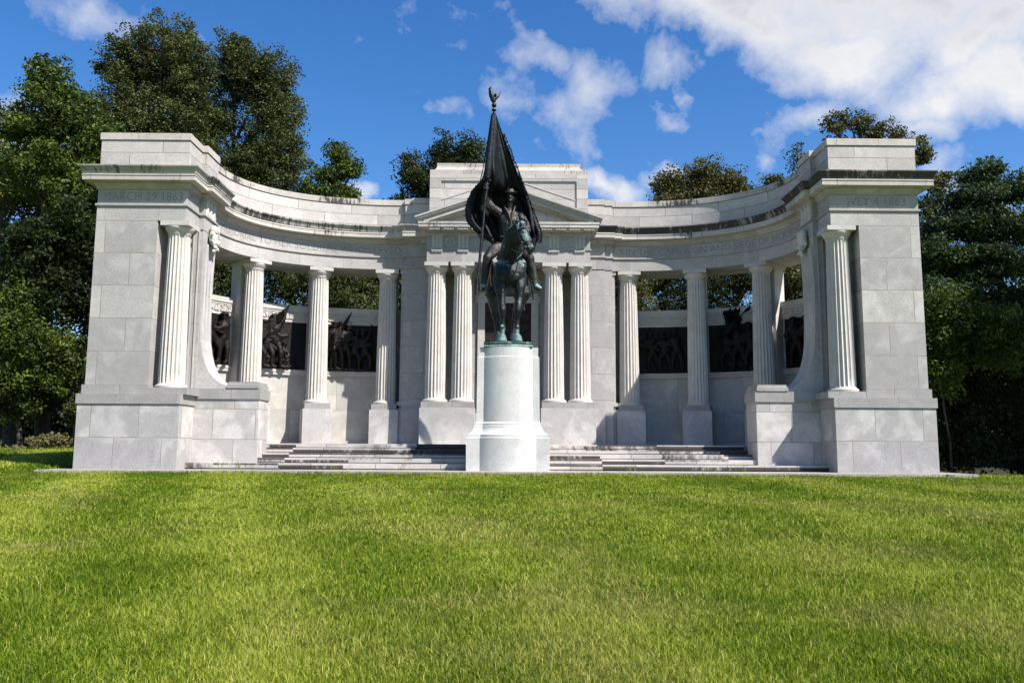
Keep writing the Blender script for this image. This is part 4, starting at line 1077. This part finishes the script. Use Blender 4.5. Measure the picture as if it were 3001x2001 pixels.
# ------------------------------------------------------------ trees
def foliage(env, nclump, perc, size, seed, shell=.5, rmin=.35, rmax=.75, flat=.75):
    r = np.random.default_rng(seed); env = np.array(env, float)
    vol = env[:, 3]*env[:, 4]*env[:, 5]; p = vol**.8; p /= p.sum()
    k = r.choice(len(env), nclump, p=p)
    d = r.normal(size=(nclump, 3)); d /= np.linalg.norm(d, axis=1)[:, None]
    rad = r.uniform(0, 1, nclump)**shell
    c = env[k, :3]+d*env[k, 3:6]*(rad*r.uniform(.82, 1.16, nclump))[:, None]
    cr = r.uniform(rmin, rmax, nclump)
    n = nclump*perc
    cc = np.repeat(c, perc, 0); rr = np.repeat(cr, perc)
    d = r.normal(size=(n, 3)); d /= np.linalg.norm(d, axis=1)[:, None]
    q = r.uniform(.25, 1, n)**.6
    pos = cc+d*np.stack([rr*q, rr*q, rr*q*flat], 1)
    # two random axes, biased so that leaves face outwards/upwards
    nr = d*.6+r.normal(size=(n, 3))*.7+np.array([0, 0, .35]); nr /= np.linalg.norm(nr, axis=1)[:, None]
    a = np.cross(nr, r.normal(size=(n, 3))); a /= np.linalg.norm(a, axis=1)[:, None]; b = np.cross(nr, a)
    s = size*r.uniform(.6, 1.35, n)[:, None]
    co = np.stack([pos-a*s, pos+b*s*.55, pos+a*s, pos-b*s*.55], 1)
    me = bpy.data.meshes.new('crown'); me.vertices.add(n*4); me.vertices.foreach_set('co', co.ravel().astype(np.float32))
    me.loops.add(n*4); me.loops.foreach_set('vertex_index', np.arange(n*4, dtype=np.int32))
    me.polygons.add(n); me.polygons.foreach_set('loop_start', (np.arange(n)*4).astype(np.int32)); me.update(calc_edges=True)
    rn = np.clip(np.repeat(r.uniform(0, 1, nclump), perc)*.55+r.uniform(0, 1, n)*.45, 0, 1)
    at = me.attributes.new('rnd', 'FLOAT', 'POINT'); at.data.foreach_set('value', np.repeat(rn, 4).astype(np.float32))
    return me
def tree(name, x, y, env, mat, label, seed, nclump=420, perc=70, size=.085, tr=.28, group=None, **kw):
    z0 = gz(x, y)-.1
    o = empty(name, (x, y, z0), label, 'tree' if 'shrub' not in name and 'sapling' not in name else 'shrub')
    o['group'] = group or 'trees and bushes behind the memorial'
    kw.setdefault('rmin', .26); kw.setdefault('rmax', .58); child('crown', foliage(env, int(nclump*1.25), int(perc*1.15), size*.80, seed, **kw), mat, o)
    bm = bmesh.new(); r_ = random.Random(seed); base = Vector((x, y, z0-.1))
    top = max(env, key=lambda e: e[2]); T3 = Vector((top[0], top[1], top[2]+top[5]*.3)); mid = base.lerp(T3, .45)+Vector((r_.uniform(-.3, .3), 0, 0))
    tube(bm, [base, base.lerp(mid, .5)+Vector((r_.uniform(-.1, .1), 0, 0)), mid, mid.lerp(T3, .5), T3], [tr, tr*.8, tr*.6, tr*.35, .03], 10)
    for e in env:
        for k in range(3):
            tgt = Vector((e[0]+r_.uniform(-.8, .8)*e[3], e[1]+r_.uniform(-.8, .8)*e[4], e[2]+r_.uniform(-.3, .8)*e[5]))
            st = base.lerp(T3, min(.85, max(.2, (tgt.z-e[5]*.9-base.z)/max(.1, T3.z-base.z))))
            tube(bm, [st, st.lerp(tgt, .5)+Vector((0, 0, .15)), tgt], [tr*.32, tr*.18, .015], 6)
    smooth(child('trunk', bm, BARK, o), 60)
    return o
# left group
tree('oak_tree', -16.2, 36.5, [(-15.7, 36.5, 18.0, 1.9, 1.8, 2.0), (-17.2, 36.3, 17.3, 1.5, 1.6, 1.9), (-14.5, 36.4, 17.0, 1.5, 1.6, 1.9), (-16.1, 36.5, 14.8, 2.6, 2.3, 2.3), (-17.4, 36, 14.4, 1.2, 1.6, 1.5), (-15.2, 36.5, 12.6, 2.4, 2.3, 2.1), (-14.0, 36.6, 14.0, 1.2, 1.6, 2.2), (-14.6, 36.5, 10.6, 2.6, 2.3, 2.0)],
     L_OAK, 'tallest dark evergreen oak rising behind the left end pier', 11, 1500, 72, .075)
tree('oak_tree', -12.1, 37.5, [(-12.9, 37.5, 18.8, .8, 1.2, 1.2), (-12.3, 37.3, 17.6, 1.2, 1.5, 1.4), (-11.0, 37.5, 17.2, 1.1, 1.5, 1.8), (-13.3, 37.3, 15.6, .7, 1.2, 1.6), (-10.9, 37.5, 15.2, 1.5, 1.7, 2.0), (-10.8, 37.4, 13.2, 1.7, 1.8, 1.8), (-12.3, 37.4, 12.4, 1.8, 1.9, 2.0), (-11.7, 37.5, 10.2, 2.4, 2.1, 1.8)],
     L_OAK, 'second tall oak with a notched top, right of the tallest one', 12, 1150, 72, .075)
tree('broadleaf_tree', -17.2, 31.5, [(-18.0, 31.5, 14.5, .9, 1.2, 1.1), (-17.2, 31.5, 13.6, 1.0, 1.3, .9), (-19.1, 31.5, 12.9, 1.1, 1.3, .8), (-16.3, 31.5, 12.9, .7, 1.0, 1.2), (-17.9, 31.4, 12.4, 1.5, 1.4, 1.0), (-16.0, 31.5, 11.6, 1.2, 1.2, .8), (-17.4, 31.3, 10.8, 1.9, 1.8, 1.1), (-15.2, 31.5, 11.5, 1.2, 1.5, 1.3), (-16.0, 31.4, 9.6, 1.8, 1.8, 1.2)],
     L_BRIGHT, 'sunlit yellowish green broadleaf tree at the upper left edge', 13, 620, 60, .092)
tree('broadleaf_tree', -19.8, 34, [(-19.8, 34, 10.6, 2.2, 1.8, 1.5), (-21.2, 34, 12.2, 1.6, 1.6, 1.6), (-20.2, 34, 8.0, 2.4, 1.8, 1.5)],
     L_OLIVE, 'pale olive tree with sky showing through at the far left', 14, 220, 56, .10)
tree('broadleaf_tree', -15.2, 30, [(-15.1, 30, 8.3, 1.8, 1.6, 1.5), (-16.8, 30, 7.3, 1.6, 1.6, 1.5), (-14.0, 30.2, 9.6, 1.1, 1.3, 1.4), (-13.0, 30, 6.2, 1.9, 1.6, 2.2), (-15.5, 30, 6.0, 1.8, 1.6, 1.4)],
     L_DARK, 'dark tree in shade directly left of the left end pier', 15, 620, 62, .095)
tree('leafy_shrub', -16.8, 29.4, [(-17.2, 29.3, 5.0, 1.4, 1.3, 1.5), (-16.1, 29.3, 3.6, 1.5, 1.3, 1.5), (-18.6, 29.2, 3.9, 1.5, 1.3, 2.0), (-17.4, 29.3, 2.3, 1.9, 1.3, 1.1)],
     L_BRIGHT, 'bright green shrubby growth at the left edge below the dark tree', 16, 520, 66, .075, tr=.10)
tree('leafy_shrub', -13.9, 29.6, [(-13.9, 29.6, 3.1, 1.2, 1.1, 1.4), (-13.5, 29.7, 5.1, 1.1, 1.1, 1.4), (-14.2, 29.6, 1.8, 1.2, 1.1, .9)],
     L_OAK, 'grey green bush close to the left end pier', 17, 300, 66, .075, tr=.08)
tree('small_tree', -8.1, 38, [(-7.95, 38, 14.1, .60, .8, .55), (-7.35, 38, 13.5, .5, .7, .4), (-8.4, 38, 13.1, .75, .9, .5), (-9.0, 38, 12.2, 1.0, 1.0, .6), (-7.7, 38, 12.2, .8, .9, .5), (-8.3, 38, 10.9, 1.5, 1.2, .8)],
     L_BRIGHT, 'smaller light tree above the left curve of the parapet', 18, 260, 54, .085, tr=.16)
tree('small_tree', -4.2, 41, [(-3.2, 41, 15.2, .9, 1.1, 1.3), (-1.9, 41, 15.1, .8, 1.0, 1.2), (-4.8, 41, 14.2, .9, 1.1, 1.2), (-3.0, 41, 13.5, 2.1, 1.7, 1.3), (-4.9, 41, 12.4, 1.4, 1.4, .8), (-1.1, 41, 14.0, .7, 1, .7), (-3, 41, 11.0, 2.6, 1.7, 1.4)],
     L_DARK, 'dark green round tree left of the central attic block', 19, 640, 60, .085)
# right group
tree('olive_tree', 9.8, 41, [(8.3, 41, 13.6, 1.0, 1.2, .8), (9.8, 41, 14.1, 1.0, 1.2, 1.1), (11.0, 41, 13.7, .9, 1.2, 1.0), (12.0, 41, 13.0, .9, 1.1, .9), (9.7, 41, 12.6, 2.7, 1.7, 1.0), (9.9, 41, 11.2, 3.0, 1.7, 1.1)],
     L_OLIVE, 'olive green tree above the right curve of the parapet', 20, 600, 58, .085)
tree('sapling', 13.3, 39, [(12.7, 39, 13.2, .35, .5, .5), (13.0, 39, 12.4, .8, .7, .6), (13.6, 39, 10.2, 1.0, .9, 1.6)],
     L_OAK, 'sparse small treetop between the olive tree and the right end pier', 21, 130, 50, .085, tr=.12)
tree('sapling', 14.6, 39, [(13.95, 39, 14.3, .3, .4, .8), (14.1, 39, 13.2, .5, .6, .7), (14.6, 39, 11.6, .9, .8, 1.4)],
     L_OAK, 'spiky thin treetop just left of the right end pier', 22, 110, 50, .08, tr=.10)
tree('broadleaf_tree', 18.0, 37, [(15.1, 37, 15.2, .55, .7, .8), (16.0, 37, 15.5, .7, .8, .7), (17.0, 37, 15.2, .7, .8, .6), (17.9, 37, 14.8, .6, .8, .5), (18.9, 37, 14.0, .7, .8, .8), (19.6, 37, 12.5, .5, .8, .9), (19.3, 37, 11.0, .8, .9, 1.2), (17.0, 37, 12.6, 1.8, 1.3, 1.1), (18.8, 37, 9.4, 1.0, 1.0, 1.4), (17.2, 37, 10.5, 1.7, 1.3, 1.5)],
     L_OLIVE, 'tall olive toned tree showing above and right of the right end pier', 23, 420, 50, .09, rmin=.2, rmax=.45)
tree('feathery_tree', 17.2, 28, [(16.4, 28, 9.9, .6, 1.0, .45), (16.0, 28, 9.1, 1.1, 1.2, .6), (17.8, 28, 9.5, 1.0, 1.2, .5), (15.2, 28, 8.2, .9, 1.1, .4), (17.0, 28, 8.1, 2.0, 1.5, .6), (14.2, 28, 7.1, 1.3, 1.2, .5), (16.5, 28, 6.8, 2.0, 1.5, .6), (14.7, 28, 5.7, 1.8, 1.4, .7), (17.3, 28, 5.3, 1.6, 1.4, .9)],
     L_FEATH, 'dark feathery layered tree at the right edge', 24, 1150, 66, .07, rmin=.3, rmax=.55, flat=.55)
tree('leafy_shrub', 13.8, 26.3, [(13.7, 26.3, 4.6, 1.2, 1.1, 1.0), (15.2, 26, 4.0, 1.4, 1.2, 1.1), (13.4, 26.3, 3.0, .9, 1.0, .8)],
     L_BRIGHT, 'lighter green leafy growth right of the right end pier', 25, 330, 64, .075, tr=.05)
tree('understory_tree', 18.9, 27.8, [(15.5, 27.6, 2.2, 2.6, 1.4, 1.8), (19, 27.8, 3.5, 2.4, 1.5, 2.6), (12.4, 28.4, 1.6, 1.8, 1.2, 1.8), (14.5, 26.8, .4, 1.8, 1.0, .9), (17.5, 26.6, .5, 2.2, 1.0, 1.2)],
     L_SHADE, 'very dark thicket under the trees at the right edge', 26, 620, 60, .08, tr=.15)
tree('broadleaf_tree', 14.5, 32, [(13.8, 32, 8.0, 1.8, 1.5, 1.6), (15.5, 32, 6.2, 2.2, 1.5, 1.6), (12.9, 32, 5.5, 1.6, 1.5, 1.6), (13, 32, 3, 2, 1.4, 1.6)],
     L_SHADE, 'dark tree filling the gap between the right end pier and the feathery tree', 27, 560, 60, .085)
tree('spreading_tree', 22.5, 22.5, [(22.0, 22.5, 10.3, 3.2, 2.2, 2.0), (25.5, 22, 10.8, 3.0, 2.2, 2.0), (19.6, 23.2, 9.0, 2.4, 1.8, 1.6), (28, 22, 9.5, 2.4, 2.2, 2.0), (21.5, 22.6, 7.5, 2.6, 2.0, 1.6)],
     L_DARK, 'large spreading tree standing out of frame to the right, shading the thicket', 40, 1700, 40, .17, tr=.3)
# seen between the columns
tree('woodland_tree', -8.0, 33, [(-8.5, 33, 7.4, 1.9, 1.5, 1.5), (-6.4, 33, 6.4, 1.6, 1.4, 1.5), (-8.2, 33, 4.6, 1.8, 1.3, 1.5)],
     L_OAK, 'grey green tree seen between the left outer and middle columns', 31, 567, 62, .068)
tree('woodland_tree', -4.3, 34, [(-4.6, 34, 7.6, 1.7, 1.5, 1.2), (-3.6, 34, 6.3, 1.6, 1.4, 1.1), (-5.2, 34, 5.4, 1.5, 1.4, 1.2)],
     L_BRIGHT, 'bright leafy tree seen between the left middle and inner columns', 32, 405, 58, .068)
tree('woodland_tree', -2.6, 39, [(-3.4, 39, 8.0, 2.0, 1.5, 1.8), (-5.6, 39, 7.2, 1.8, 1.5, 1.8), (-7.8, 39, 8.6, 1.8, 1.5, 2.0)],
     L_DARK, 'dark tree further back behind the left colonnade', 33, 567, 60, .068)
tree('woodland_tree', 5.2, 34, [(4.8, 34, 7.3, 1.1, 1.3, 1.3), (5.1, 34, 5.7, 1.2, 1.3, 1.0)],
     L_OLIVE, 'pale tree seen between the right inner and middle columns', 34, 283, 58, .068)
tree('woodland_tree', 8.5, 36, [(6.9, 36, 7.9, 1.2, 1.4, 1.6), (8.8, 36, 7.6, 1.5, 1.4, 1.7), (7.4, 36, 6.2, 1.7, 1.4, 1.0), (10.4, 36, 8.2, 1.2, 1.3, 1.8)],
     L_DARK, 'dark tree with blue sky gaps behind the right colonnade', 35, 445, 58, .068)
tree('woodland_tree', 11.5, 33, [(11.2, 33, 7.0, 1.2, 1.3, 1.5), (10.8, 33, 5.2, 1.2, 1.2, 1.3)],
     L_OLIVE, 'olive tree seen beside the pilaster at the right end of the colonnade', 36, 243, 56, .068)
tree('woodland_tree', -12.0, 34, [(-11.8, 34, 7.4, 1.4, 1.4, 2.0), (-13.4, 34, 5.2, 1.8, 1.4, 2.4), (-10.8, 34, 5.0, 1.4, 1.3, 1.8)],
     L_OAK, 'dark oak seen past the left end of the colonnade', 37, 513, 60, .068)
# far-off wood closing the background
r_ = np.random.default_rng(50)
far = [(float(x), float(46+r_.uniform(-1, 2)), float((3.2 if abs(x) > 14 else 1.6)+r_.uniform(0, 1.2)), 3.2, 1.8, float((4.4 if abs(x) > 14 else 2.6)+r_.uniform(0, 1.0))) for x in np.arange(-44, 46, 3.2)]
obj('distant_wood', foliage(far, 3800, 44, .14, 51, rmin=.5, rmax=1.0), L_DARK, kind='stuff', label='shaded wood closing off the ground behind the memorial', category='wood')
# dry undergrowth along the wood edge at left
und = [(float(x), float(28.4+.4*math.sin(x)), (.45+.35*math.sin(x*2.3)), .9, .5, .22+.16*math.sin(x*3.9)) for x in np.arange(-22, -11.4, 1.1)]
obj('undergrowth', foliage(und, 260, 40, .05, 52, rmin=.10, rmax=.45, flat=.5), leaf_mat('undergrowth_leaf', (.05, .06, .02), (.14, .12, .05), (.20, .10, .05), .15), kind='stuff', label='dry tangled undergrowth at the foot of the trees on the left', category='undergrowth')
